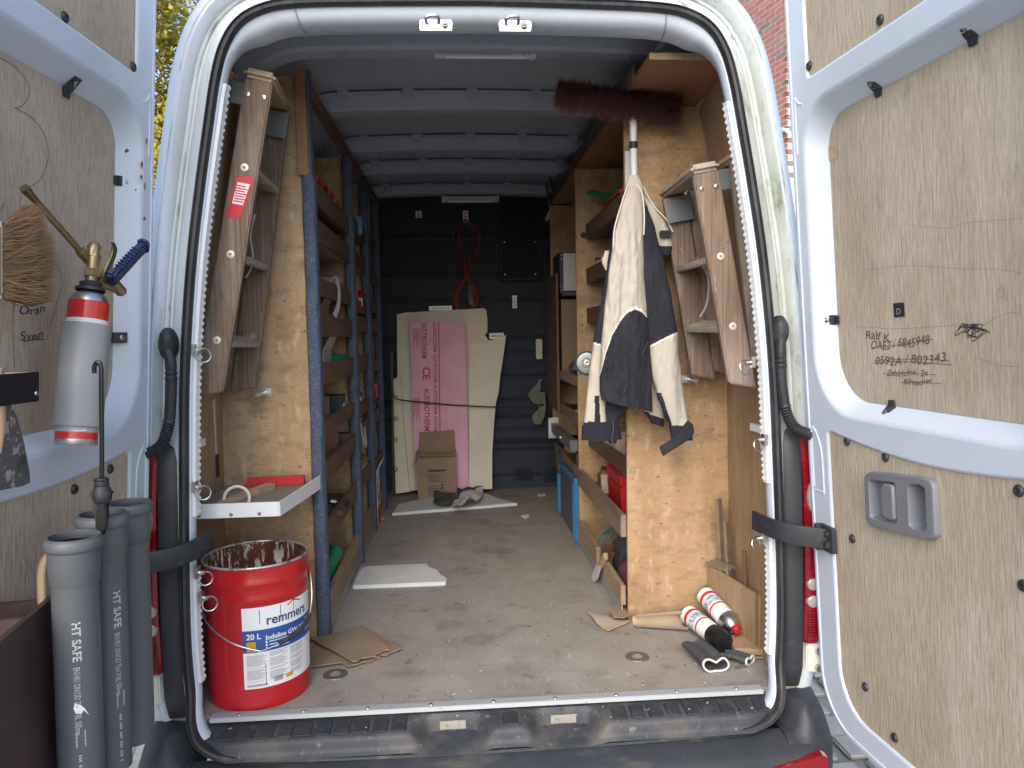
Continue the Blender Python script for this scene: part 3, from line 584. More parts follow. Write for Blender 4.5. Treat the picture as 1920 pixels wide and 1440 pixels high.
for s_, a, b, sz in (('Ralf K.', (1622,636), (1672,640), 19), ('OAE2 / 6845948', (1632,656), (1742,646), 19), ('0592A / 802343', (1640,685), (1772,680), 19), ('Zahlrichw. 2x', (1662,706), (1740,704), 15), ('Rfmacher', (1694,722), (1748,720), 14)):
    p0, p1 = wR(*a), wR(*b); ex = p1-p0; sc_ = ex.length/TXT[s_][2]; up_ = wR(a[0], a[1]-sz)-wR(*a)
    put_text(mb, s_, lambda x, y: p0+ex*(x/TXT[s_][2])+up_*(y*1.15+.10*math.sin(x*2.3))+ex*(y*.02))
for pts in ([(1636,652),(1690,646),(1750,636)], [(1638,680),(1700,678),(1786,684)], [(1640,676),(1720,673),(1780,676)], [(1655,700),(1700,699),(1755,703)], [(1690,717),(1730,717),(1765,719)]): ribbon(mb, [wR(*p) for p in pts], .0012)
obj('handwriting', mb, M('faded_ink', (.10,.088,.075), rough=.8), dR)
mb = MB()
random.seed(3); ribbon(mb, [wR(1790+random.uniform(0,60), 606+random.uniform(0,28)) for _ in range(26)], .0014, 5); ribbon(mb, [wR(1796,618),(wR(1806,606)),wR(1812,624),wR(1826,610),wR(1822,640),wR(1850,622),wR(1856,626)], .0016); obj('scribble', mb, blackp, dR)
mb = MB()
for pts in ([(1620,507),(1700,498),(1790,503),(1870,505),(1915,512)], [(1604,612),(1680,616),(1760,612),(1800,608)], [(1700,420),(1770,428),(1810,418),(1880,412),(1915,410)], [(1840,612),(1880,590),(1915,585)], [(1830,670),(1870,684),(1915,688)], [(1870,548),(1878,538),(1884,552),(1872,558),(1868,546)]): mb = MB(); ribbon(mb, [wR(*p) for p in pts], .0005); obj('pencil_mark', mb, pencil, dR)
q = [wR(1675,569), wR(1695,567), wR(1697,593), wR(1677,595)]; nx = (fR(0,0,1)-fR(0,0,0)).normalized()
mb = MB().prism([p+nx*.0004 for p in q], nx*.0004); tp = obj('tape_patch', mb, M('dark_tape', (.018,.022,.035), rough=.4), dR)
mb = MB(); o_ = wR(1681,590)+nx*.0014; ex = wR(1695,588)-wR(1681,590); ey = wR(1681,572)-wR(1681,590); put_text(mb, 'D', lambda x, y: o_+ex*x*.9+ey*y*.9); obj('letter', mb, greyp, dR)
mb = MB(); mb.plate([(1540,278),(1560,274),(1572,282),(1570,296),(1556,302),(1541,304)], [], lambda x, y: wR(x, y)); obj('glue_stain', mb, M('glue_stain', (.42,.27,.10), [((.5,.42,.30), 40, .45, .6, (1,1,1), .7)], rough=.5), dR)
# chipped paint on the left door's hinge edge
random.seed(15)
for px, py, w_, h_ in ((275,265,4,14),(237,283,10,9),(266,308,5,16),(265,332,5,9),(272,350,3,18),(255,356,3,7),(271,410,5,10),(284,428,3,6)):
    pts = []
    for k in range(9):
        a = 2*math.pi*k/9; rr_ = random.uniform(.55,1.1); u, z = dpx(-1, px+math.cos(a)*w_*.5*rr_, py+math.sin(a)*h_*.5*rr_, .0008); pts.append((u, z))
    mb = MB(); mb.plate(pts, [], lambda u, z: fL(u, z, .0008)); obj('paint_chip', mb, M('rust_chip', (.30,.10,.05), [((.10,.06,.05), 120, .5, .6, (1,1,1), .8)], rough=.8), dL)
# left door marks
mb = MB()
for s_, a, b, sz in (('Oran', (36,592), (84,586), 24), ('Sven', (38,640), (80,634), 24)):
    p0, p1 = wL(*a), wL(*b); ex = p1-p0; up_ = wL(a[0], a[1]-sz)-wL(*a); put_text(mb, s_, lambda x, y: p0+ex*(x/TXT[s_][2])+up_*(y+.08*math.sin(x*4)))
ribbon(mb, [wL(44,640),wL(62,637),wL(82,636)], .002); obj('handwriting', mb, M('violet_ink', (.035,.02,.07), rough=.7), dL)
mb = MB()
for pts in ([(0,108),(30,126),(52,155),(55,178),(42,198),(27,202)], [(27,202),(62,222),(85,255),(91,288),(84,322),(66,345),(40,353)], [(98,490),(112,505),(117,530),(105,575),(86,640)], [(27,560),(24,620),(28,690)], [(0,396),(10,378)]): mb = MB(); ribbon(mb, [wL(*p) for p in pts], .0014); obj('pencil_mark', mb, pencil, dL)

# ================================================================== things on the left door
def pl(px, py, n): u, z = dpx(-1, px, py, n); return fL(u, z, n)
# gas torch
c0, c1 = pl(142,834,.055), pl(168,560,.055); ax = (c1-c0); H_ = ax.length; ax.normalize()
tr = thing('gas_torch', 'hand gas torch with grey sleeved red-banded cartridge and bent brass pipe', 'torch', c0)
mb = MB().lathe(c0, ax, [(.001,.003),(.034,.003),(.0375,.0),(.039,.004),(.039,.012)], 28); obj('cartridge_base', mb, steel, tr)
mb = MB().lathe(c0, ax, [(.0385,.008),(.0385,.026)], 28, 0); mb.lathe(c0, ax, [(.0385,.026),(.0385,.243)], 28, 1); mb.lathe(c0, ax, [(.0385,.243),(.0385,.255)], 28, 2); mb.lathe(c0, ax, [(.0385,.255),(.0385,.292)], 28, 0); obj('cartridge', mb, [M('red_can_print', (.55,.025,.02), rough=.3, coat=.3), M('can_grey', (.34,.36,.39), rough=.35), whitep], tr)
mb = MB().lathe(c0, ax, [(.0385,.285),(.036,.298),(.025,.312),(.018,.316)], 28); obj('cartridge_dome', mb, steel, tr)
mb = MB().lathe(c0, ax, [(.043,.038),(.0455,.038),(.0455,.245),(.043,.245),(.043,.20)], 32); obj('sleeve', mb, sleeve, tr)
mb = MB(); put = c0+ax*.024
obj('small_print', MB().add([c0+ax*z+V((math.cos(a),math.sin(a),0))*.0392 for z in (.0315,.0335) for a in (-1.3,-1.0,-.7)], [(0,1,4,3),(1,2,5,4)]), whitep, tr)
top = c0+ax*.316
mb = MB().lathe(top, ax, [(.028,0),(.028,.006),(.020,.010),(.022,.016),(.016,.020)], 24, cap1=True); obj('valve_collar', mb, blackpl, tr)
mb = MB().cyl(top+ax*.014, top+ax*.085, .0125, 14); mb.lathe(top+ax*.03, ax, [(.0165,0),(.0165,.016)], 6, cap0=True, cap1=True); mb.lathe(top+ax*.072, ax, [(.0145,0),(.0145,.02),(.008,.03)], 8, cap1=True); obj('valve_body', mb, brass, tr)
vb = top+ax*.088
e1 = pl(168,490,.045); e2 = pl(45,352,.028)
mb = MB().tube(cat_rom([vb, e1, e1.lerp(e2,.3), e1.lerp(e2,.65), e2], 6), [.008]*6+[.0065]*10+[.0065]*6+[.0075,.009,.0085], 12); mb.cyl(e1.lerp(e2,.02), e1.lerp(e2,.16), .0105, 6); obj('burner_pipe', mb, brass, tr)
# trigger lever and navy grip
g0 = pl(205,530,.075); g1 = pl(268,462,.095); d_ = (g1-g0); sd_ = d_.cross(V((1,0.5,0))).normalized()
mb = MB(); mb.beam(g0, g1, .026, .020, sd_); mb.beam(g1-d_*.05, g1+d_*.08+sd_*.0, .034, .024, sd_); mb.beam(g0-d_*.02-sd_*.016, g0+d_*.14-sd_*.020, .022, .020, sd_); mb.beam(g0+d_*.3+sd_*.012, g0+d_*.42+sd_*.026, .010, .012, sd_)
gp = obj('grip', mb, bluegrip, tr, bevel=.005)
for k in range(8):
    p = g0+d_*(.30+.07*k)-sd_*.014; obj('grip_rib', MB().beam(p-d_*.012, p+d_*.012, .003, .019, sd_), bluegrip, gp)
mb = MB(); L = cat_rom([pl(186,528,.065), pl(196,505,.075), pl(207,480,.080), pl(211,462,.082), pl(206,450,.083)], 5)
mb.loft([[p+V((0,0,0))+q for q in (V((-.003,0,.004)),V((.003,-.004,-.004)),V((.003,.016,-.004)),V((-.003,.016,.004)))] for p in L], True, True, True); obj('trigger_lever', mb, M('worn_brass_sheet', (.50,.44,.30), rough=.3, metal=.9), tr, bevel=.001)
mb = MB(); mb.cyl(pl(185,530,.06), pl(222,545,.075), .008, 10); mb.cyl(pl(208,525,.07), pl(228,548,.08), .012, 12); mb.cyl(pl(224,542,.078), pl(230,550,.080), .009, 12); obj('regulator', mb, brass, tr)
# hand brush with coir bristles
bc = pl(4,480,.045)
br = thing('hand_brush', 'coir hand brush with pale handle hung sideways on plywood', 'brush', bc)
mb = MB(); A = [pl(-14,418,.035), pl(0,412,.035), pl(14,430,.03), pl(10,470,.03), pl(12,520,.03), pl(14,552,.03), pl(2,560,.035), pl(-14,560,.035)]
nx = (fL(0,0,1)-fL(0,0,0)).normalized(); mb.prism(A, nx*.018); obj('brush_back', mb, M('pale_handle_plastic', (.48,.44,.38), rough=.5), br, bevel=.008)
random.seed(5); mb = MB()
for i in range(5200):
    t = random.random(); y0 = 418+142*t; n0 = .030+.055*random.random()
    p0 = pl(8+random.uniform(-4,4), y0, n0); bow = (t-.4)*16
    xe = (82 if t < .3 else 96)+random.gauss(0,7)-8*abs(t-.5); ye = y0-24*(1-t)+random.gauss(0,9)+bow*.2
    p1 = pl(xe, min(ye, 566), n0+random.gauss(0,.006)+.004); mid_ = p0.lerp(p1,.55)+V((0,random.gauss(0,.005),random.gauss(0,.006)))
    w_ = V((0,.0004,.0008)); mb.add([p0-w_, p0+w_, mid_+w_, mid_-w_, p1], [(0,1,2,3),(3,2,4)])
obj('bristles', mb, bristle, br, smooth=0, kind='stuff', calc=False)
# black-faced ledge with a filling blade hanging from it
A = pl(74,697,.085); B = pl(74,752,.085)
uA, zA = dpx(-1,74,697,.085); uB, zB = dpx(-1,74,752,.085)
ld = thing('tool_ledge', 'short black-faced plywood ledge fixed to the left door lining', 'ledge', fL(uA,zB,.0))
mb = MB().hexa([fL(uA,zB,.074),fL(uA+.19,zB,.074),fL(uA+.19,zB,.085),fL(uA,zB,.085),fL(uA,zA,.074),fL(uA+.19,zA,.074),fL(uA+.19,zA,.085),fL(uA,zA,.085)]); obj('front_board', mb, M('black_phenolic', (.012,.012,.020), rough=.35), ld, bevel=.001)
mb = MB().hexa([fL(uA,zB+.004,-.05),fL(uA+.015,zB+.004,-.05),fL(uA+.015,zB+.004,.0735),fL(uA,zB+.004,.0735),fL(uA,zA,-.05),fL(uA+.015,zA,-.05),fL(uA+.015,zA,.0735),fL(uA,zA,.0735)]); obj('side_board', mb, cardl, ld, bevel=.001)
mb = MB().lathe(fL(uA+.008,(zA+zB)/2-.012,.085), nx, [(.005,0),(.004,.002)], 10, cap1=True); obj('screw', mb, steel, ld)
pz = [pl(8,755,.06), pl(20,760,.06), pl(32,785,.06), pl(44,830,.06), pl(55,890,.06), pl(55,905,.06), pl(40,912,.06), pl(-30,925,.06), pl(-30,760,.06)]
tw = thing('filling_knife', 'wide scraped steel filling blade hanging under the black ledge', 'scraper', pl(10,910,.06))
obj('blade', MB().prism(pz, nx*.0012), chipsil, tw)
mb = MB().tube([pl(-6,690,.062), pl(-4,740,.062), pl(0,800,.063), pl(-2,850,.063)], [.010,.012,.009,.004], 10); obj('handle', mb, ladw2, tw)
# three grey drain pipes
pipes = [(-.760,-.700,1.292,.80), (-.755,-.600,1.308,.81), (-.760,-.480,1.303,.80)]
plab = ['grey plastic drain pipe with printed lettering and a white leaping mark beside the brown board', 'grey plastic drain pipe with hook rod dipping into its mouth, between two others', 'grey plastic drain pipe with plain side, closest to the tail light']
for (x, y, zt, zb), lb in zip(pipes, plab):
    # sit slightly tilted, as they lean in their rack
    top_ = V((x, y, zt)); bot = V((x-.012, y+.005, zb)); ax = (top_-bot); H_ = ax.length; ax.normalize()
    pp = thing('drain_pipe', lb, 'pipe', bot, 'grey drain pipes on the left door')
    mb = MB().lathe(bot, ax, [(.0355,0),(.0375,0),(.0375,H_-.082),(.0380,H_-.078),(.0415,H_-.062),(.0418,H_-.024)], 40); mb.lathe(bot, ax, [(.0355,0),(.0355,H_-.06)], 32); obj('barrel', mb, htgrey, pp)
    mb = MB().lathe(bot, ax, [(.0418,H_-.024),(.0455,H_-.021),(.0465,H_-.017),(.0465,H_-.006),(.0440,H_-.003),(.0430,H_-.003),(.0428,H_),(.0395,H_),(.039,H_-.004),(.0405,H_-.008),(.0405,H_-.03),(.0400,H_-.08),(.0345,H_-.09)], 40); obj('socket', mb, htgrey, pp)
    mb = MB().lathe(bot, ax, [(.0400,H_-.010),(.0365,H_-.014),(.0400,H_-.020)], 32); obj('seal_ring', mb, rubber, pp)
    view = (CP-top_); view.z = 0; va = math.atan2(view.y, view.x)
    e_ = V((1,0,0))
    def cyl_pt(h, ang, r=.0379): return bot+ax*h+V((math.cos(va+ang)*r, math.sin(va+ang)*r, 0))
    if pipes.index((x,y,zt,zb)) < 2:
        off = -.20 if pipes.index((x,y,zt,zb)) == 0 else .35
        mb = MB(); s1 = .030
        put_text(mb, 'HT SAFE', lambda a, b: cyl_pt(H_-.145-a*.019, off+b*.019/.0379))
        w2 = TXT['EN1451 DN/OD 75x1,9 BL 500mm'][2]
        put_text(mb, 'EN1451 DN/OD 75x1,9 BL 500mm', lambda a, b: cyl_pt(H_-.225-a*.0105*.8, off+b*.0145/.0379))
        for k in range(14): mb.add([cyl_pt(H_-.34-k*.0022, off+q, .0379) for q in (0,.42)]+[cyl_pt(H_-.3408-k*.0022-.0006*(k%3), off+q, .0379) for q in (.42,0)], [(0,1,2,3)])
        for k in range(22): 
            if k % 4: mb.add([cyl_pt(H_-.38-k*.0045, off+q, .0379) for q in (.10,.22)]+[cyl_pt(H_-.3825-k*.0045, off+q, .0379) for q in (.22,.10)], [(0,1,2,3)])
        obj('printed_text', mb, greyw, pp)
        if off < 0:
            mb = MB(); poly = [(0,.05),(.008,.0),(.018,.05),(.024,.30),(.020,.38),(.034,.62),(.022,.42),(.016,.25),(.030,.10),(.012,.22)]
            mb.plate([(.0,.06),(.010,.0),(.020,.10),(.022,.32),(.016,.40),(.028,.62),(.014,.46),(.006,.30)], [], lambda a, b: cyl_pt(H_-.288-a, off+b-.05, .0380)); obj('leaping_mark', mb, whitep, pp)
# caulking tool: hooked rod with pistol end
r0_ = V((-.742,-.60,1.30))
cg = thing('hooked_rod_tool', 'black hooked rod with clamp handle standing in the pipe mouth', 'tool', at(190,1000,Y=-.62))
Yt = -.64
mb = MB().tube(cat_rom([at(177,700,Y=Yt), at(177,688,Y=Yt), at(181,680,Y=Yt), at(187,681,Y=Yt), at(190,692,Y=Yt)], 5)+[at(190,740,Y=Yt), at(191,820,Y=Yt), at(191,905,Y=Yt)], .0042, 8); obj('rod', mb, M('black_steel', (.03,.03,.035), rough=.3, metal=.6), cg)
mb = MB(); mb.lathe(at(190,896,Y=Yt), (0,0,-1), [(.014,0),(.0145,.006),(.010,.012),(.014,.018),(.017,.030),(.016,.040),(.010,.05)], 14, cap0=True, cap1=True); mb.box(at(177,918,Y=Yt+.012), at(204,932,Y=Yt-.012)); mb.beam(at(183,925,Y=Yt), at(186,1000,Y=Yt), .010, .014, (0,1,0)); mb.beam(at(200,925,Y=Yt), at(196,985,Y=Yt), .006, .012, (0,1,0)); obj('clamp_head', mb, blackpl, cg, bevel=.003)
mb = MB(); L = [at(178,960,Y=Yt-.02), at(178,990,Y=Yt-.02), at(182,1003,Y=Yt-.02), at(195,1004,Y=Yt-.02), at(200,990,Y=Yt-.02), at(200,960,Y=Yt-.02), at(196,945,Y=Yt-.02), at(183,945,Y=Yt-.02)]; mb.prism(L, (0,.006,0)); obj('thumb_plate', mb, M('black_steel', (.03,.03,.035)), cg, bevel=.002)
# brown open box low on the door
b0 = at(105,1115,Z=1.17); b1 = at(0,1205,Z=1.17); dd = (b1-b0).normalized(); b1 = b0+dd*.30
bx = thing('brown_door_box', 'dark brown coated open box screwed low on the left door', 'box', (b0.x-.05, b0.y-.15, .78))
side = V((-1,0,0)); nb = V((-dd.y, dd.x, 0)); nb = nb if nb.x < 0 else -nb
def bxp(a, b, z): p = b0+dd*a+nb*b; return V((p.x, p.y, z))
def slab(a0, a1, b0_, b1_, z0, z1): return MB().hexa([bxp(a0,b0_,z0),bxp(a1,b0_,z0),bxp(a1,b1_,z0),bxp(a0,b1_,z0),bxp(a0,b0_,z1),bxp(a1,b0_,z1),bxp(a1,b1_,z1),bxp(a0,b1_,z1)])
fb = obj('front_board', slab(0,.30,0,.012,.80,1.17), phen, bx, bevel=.001)
obj('end_board', slab(0,.012,.0125,.10,.80,1.165), phen, bx, bevel=.001); obj('bottom_board', slab(0,.30,.0125,.10,.79,.802), phen, bx)
obj('divider', slab(.10,.112,.0125,.085,.81,1.168), phen, bx, bevel=.001)
for z in (1.115, .99, .86):
    mb = MB().lathe(bxp(.012,-.0005,z), -nb, [(.005,0),(.004,.002)], 10, cap1=True); obj('screw', mb, steel, fb)
mb = MB(); cpt = [at(112,1035,Y=-.62), at(98,1036,Y=-.63), at(84,1050,Y=-.64), at(78,1075,Y=-.65), at(78,1112,Y=-.66), at(78,1150,Y=-.66)]
tp_ = [p for p in cat_rom(cpt, 5)]; mb.tube(tp_, .010, 10, flat=.6); obj('wooden_saw_handle', mb, ladw2, label='curved pale wooden tool handle sticking up behind the brown box', cat='handle')

# ================================================================== left side of the load bay
# shelving unit
LZ = [2.172,2.045,1.857,1.715,1.545,1.362,1.200,.985]
ls = thing('shelving_unit', 'tall plywood shelving with blue carpeted posts behind the tall ladder', 'shelving', (-.72,1.7,.6))
obj('end_panel', MB().box((-.885,.52,.602),(-.550,.545,2.50)), ply, ls, bevel=.001)
obj('upper_edge_strip', MB().box((-.594,.508,2.175),(-.560,.5195,2.515)), ply_or, ls, bevel=.001)
obj('upper_carpet_edge', MB().box((-.5555,.510,2.17),(-.548,.56,2.52)), carpet, ls)
def carpet_post(y, x0, x1, z1, d, zb=.602):
    mb = MB(); n = 60; L = []
    for i in range(n+1):
        z = zb+(z1-zb)*i/n; w0 = .0025*noise.noise(V((y*9, z*14, 1)))
        L.append([V((x0+w0, y, z)), V((x0+.006, y-.006+w0, z)), V((x1-.006, y-.006+w0, z)), V((x1+w0, y+.004, z)), V((x1+w0, y+d, z)), V((x0, y+d, z))])
    mb.loft(L, True, True, True); return obj('carpeted_post', mb, carpet, ls, smooth=60)
carpet_post(.505, -.582, -.542, 2.175, .0135); 
obj('post_return', MB().box((-.5495,.519,.602),(-.541,.55,2.17)), carpet, ls)
for y in (1.36, 1.93, 2.46): carpet_post(y, -.575, -.533, 2.44, .05)
for y in (1.39, 1.96, 2.49): obj('upright', MB().box((-.868,y,.602),(-.5755,y+.02,2.44)), ply, ls, bevel=.001)
obj('top_rail', MB().box((-.572,.562,2.44),(-.548,2.75,2.49)), shelfw, ls, bevel=.002)
obj('back_panel', MB().box((-.868,.546,.602),(-.855,2.75,2.44)), plys, ls)
bays = [(.552,1.386),(1.414,1.956),(1.984,2.486)]
for bi, (y0, y1) in enumerate(bays):
    for k, z in enumerate(LZ):
        zz = z + (0 if bi == 0 else (.03*math.sin(k*2.1+bi)))
        obj('shelf', MB().box((-.854,y0,zz-.072),(-.565,y1,zz-.058)), ply if k in (1,) else shelfw, ls, bevel=.001)
        yy0 = max(y0, .603) if bi == 0 else y0+.03
        obj('shelf_lip', MB().box((-.564,yy0,zz-.075),(-.550,y1,zz+.002-.015*(k % 3 == 2))), shelfw, ls, bevel=.0015)
    obj('crate_front', MB().box((-.562,max(y0,.603),.645),(-.546,y1-(.0 if bi else .04),.745)), cratew, ls, bevel=.002)
    obj('kick_strip', MB().box((-.553,max(y0,.603),.602),(-.549,y1-(.0 if bi else .04),.643)), alu, ls)
# things on the left shelves: each its own
def shelf_z(k): return LZ[k]-.058
def case(name, label, catg, c, sx, sy, sz, mat, lid=True, handle=True):
    t = thing(name, label, catg, c); x, y, z = c
    obj('body', MB().hexa([(x-sx*.9,y-sy*.9,z),(x+sx*.9,y-sy*.9,z),(x+sx*.9,y+sy*.9,z),(x-sx*.9,y+sy*.9,z),(x-sx,y-sy,z+sz*.7),(x+sx,y-sy,z+sz*.7),(x+sx,y+sy,z+sz*.7),(x-sx,y+sy,z+sz*.7)]), mat, t, bevel=.006)
    if lid: obj('lid', MB().box((x-sx*1.03,y-sy*1.03,z+sz*.70+.001),(x+sx*1.03,y+sy*1.03,z+sz)), mat, t, bevel=.008)
    if handle: obj('handle', MB().tube(cat_rom([(x+sx*1.03,y-sy*.4,z+sz*.8),(x+sx*1.03+.02,y-sy*.35,z+sz*.8),(x+sx*1.03+.02,y+sy*.35,z+sz*.8),(x+sx*1.03,y+sy*.4,z+sz*.8)], 4), .006, 8), mat, t)
    return t
for i, (y, h) in enumerate(((.68,.13),(.80,.12),(.93,.125),(1.06,.12),(1.20,.11))):
    z = shelf_z(0); mt = [redpl, orpl, redpl, orpl, orpl][i]
    case('sorting_bin', ['red plastic sorting bin on the top left shelf beside the carpeted edge', 'orange plastic sorting bin second along the top left shelf', 'red plastic sorting bin in the middle of the top left shelf', 'orange plastic sorting bin fourth along the top left shelf', 'low orange plastic bin at the inner end of the top left shelf'][i], 'bin', (-.66,y,z), .085,.05,h, mt, handle=False)
def carton(name, label, c, sx, sy, sz, mat, rot=0, flap=True, catg='carton'):
    t = thing(name, label, catg, c); ca, sa = math.cos(rot), math.sin(rot)
    def P(a, b, z): return V((c[0]+a*ca-b*sa, c[1]+a*sa+b*ca, c[2]+z))
    for nm_, a0, a1, b0_, b1_ in (('side', -sx,-sx+.004,-sy,sy), ('side', sx-.004,sx,-sy,sy), ('side', -sx+.0041,sx-.0041,-sy,-sy+.004), ('side', -sx+.0041,sx-.0041,sy-.004,sy)):
        obj(nm_, MB().hexa([P(a0,b0_,.0),P(a1,b0_,.0),P(a1,b1_,.0),P(a0,b1_,.0),P(a0,b0_,sz),P(a1,b0_,sz),P(a1,b1_,sz),P(a0,b1_,sz)]), mat, t)
    obj('base', MB().hexa([P(-sx+.0045,-sy+.0045,.002),P(sx-.0045,-sy+.0045,.002),P(sx-.0045,sy-.0045,.002),P(-sx+.0045,sy-.0045,.002),P(-sx+.0045,-sy+.0045,.006),P(sx-.0045,-sy+.0045,.006),P(sx-.0045,sy-.0045,.006),P(-sx+.0045,sy-.0045,.006)]), mat, t)
    if flap: obj('flap', MB().prism([P(sx,-sy,sz+.001),P(sx,sy,sz+.001),P(sx+.03,sy-.01,sz+.06),P(sx+.03,-sy+.01,sz+.06)], (-.003,0,0)), mat, t)
    return t
carton('small_carton', 'brown carton on the middle left shelf with strap over it', (-.63,.86,shelf_z(3)), .05,.08,.10, card)
carton('small_carton', 'pale grey open carton on the left shelf at eye height', (-.64,.90,shelf_z(4)), .055,.09,.10, M('grey_carton', (.40,.40,.40), rough=.8))
carton('small_carton', 'dark brown carton leaning on the lower left shelf', (-.64,.92,shelf_z(5)), .05,.07,.11, shelfw, .2, False)
carton('small_carton', 'brown carton with dark print below eye height on left shelf', (-.65,.98,shelf_z(6)), .06,.10,.11, card, -.1)
t = carton('small_carton', 'white and red carton standing on the floor behind the third carpeted post', (-.585,2.12,.60), .045,.07,.30, paper, .0, True)
obj('red_band', MB().box((-.539,2.052,.602),(-.5385,2.188,.70)), redp, t); obj('red_mark', MB().box((-.539,2.06,.80),(-.5385,2.10,.83)), redp, t)
mb = MB(); [mb.box((-.539,2.08+q*.03,.73),(-.5385,2.09+q*.03,.78)) for q in range(3)]; obj('print', mb, blackp, t)
mb = MB().box((-.56,2.20,.60),(-.52,2.24,.612)); obj('wood_offcut', mb, ladw2, label='tiny pale wood offcut on the floor beside the white carton', cat='offcut', bevel=.001)
def strap(label, pts, w_, mat, nm_='strap'):
    mb = MB(); p = cat_rom(pts, 6); L = []
    for i in range(len(p)):
        t = (p[min(i+1,len(p)-1)]-p[max(i-1,0)]).normalized(); sd_ = V((.3,.95,0)); sd_ = (sd_-t*sd_.dot(t)).normalized(); n_ = t.cross(sd_)
        L.append([p[i]+sd_*a*w_/2+n_*b*.0012 for a, b in ((-1,-1),(1,-1),(1,1),(-1,1))])
    mb.loft(L, True, True, True); return obj(nm_, mb, mat, label=label, cat='strap')
tapem = M('pale_strap', (.40,.40,.38), rough=.8)
strap('pale strap hanging over the middle left shelf lip', [(-.556,.88,1.86),(-.545,.90,1.864),(-.540,.95,1.83),(-.54,.93,1.77),(-.544,.85,1.72)], .02, tapem)
strap('pale strap hanging beside the second carpeted post', [(-.548,1.50,1.25),(-.540,1.52,1.17),(-.538,1.58,1.11),(-.538,1.62,1.13),(-.544,1.63,1.20)], .018, tapem)
# bottles and a green tool at the bottom
for i, (y, lb) in enumerate(((.85,'clear bottle lying at the front of the lowest left shelf'), (1.02,'dark bottle lying behind another on the lowest left shelf'))):
    c = V((-.66, y, shelf_z(7)+.041)); t = thing('bottle', lb, 'bottle', c-V((0,0,.04)))
    obj('glass', MB().lathe(c, (.9,-.25,0), [(.001,-.09),(.035,-.09),(.040,-.08),(.040,.04),(.030,.07),(.016,.09),(.014,.11)], 20), glassb, t); obj('cap', MB().lathe(c, (.9,-.25,0), [(.016,.105),(.016,.125),(.001,.126)], 16), steel if i == 0 else blackpl, t)
t = thing('green_hand_tool', 'green-handled tool in the lowest left crate', 'tool', (-.60,.90,.61))
obj('barrel', MB().cyl((-.61,.84,.70),(-.585,.96,.785),.026,14), greenpl, t, bevel=.004); obj('tip', MB().cyl((-.605,.80,.68),(-.60,.845,.705),.016,10), steel, t)
t = thing('black_bag', 'crumpled black bag in the lowest left crate', 'bag', (-.65,.98,.61))
def blob(c, r, seed, amp=.3, sub_=3):
    bm = bmesh.new(); bmesh.ops.create_icosphere(bm, subdivisions=sub_, radius=1); mb = MB()
    vs = []
    for v in bm.verts:
        k = 1+amp*noise.noise(v.co*1.7+V((seed,0,0)))+amp*.6*noise.noise(v.co*4.1+V((0,seed,0))); vs.append(V((c[0]+v.co.x*r[0]*k, c[1]+v.co.y*r[1]*k, c[2]+v.co.z*r[2]*k)))
    bm.verts.index_update(); fs = [tuple(v.index for v in f.verts) for f in bm.faces]; bm.free(); return mb.add(vs, fs)
obj('cloth', blob((-.67,1.0,.71), (.07,.10,.09), 3), darkcl, t)
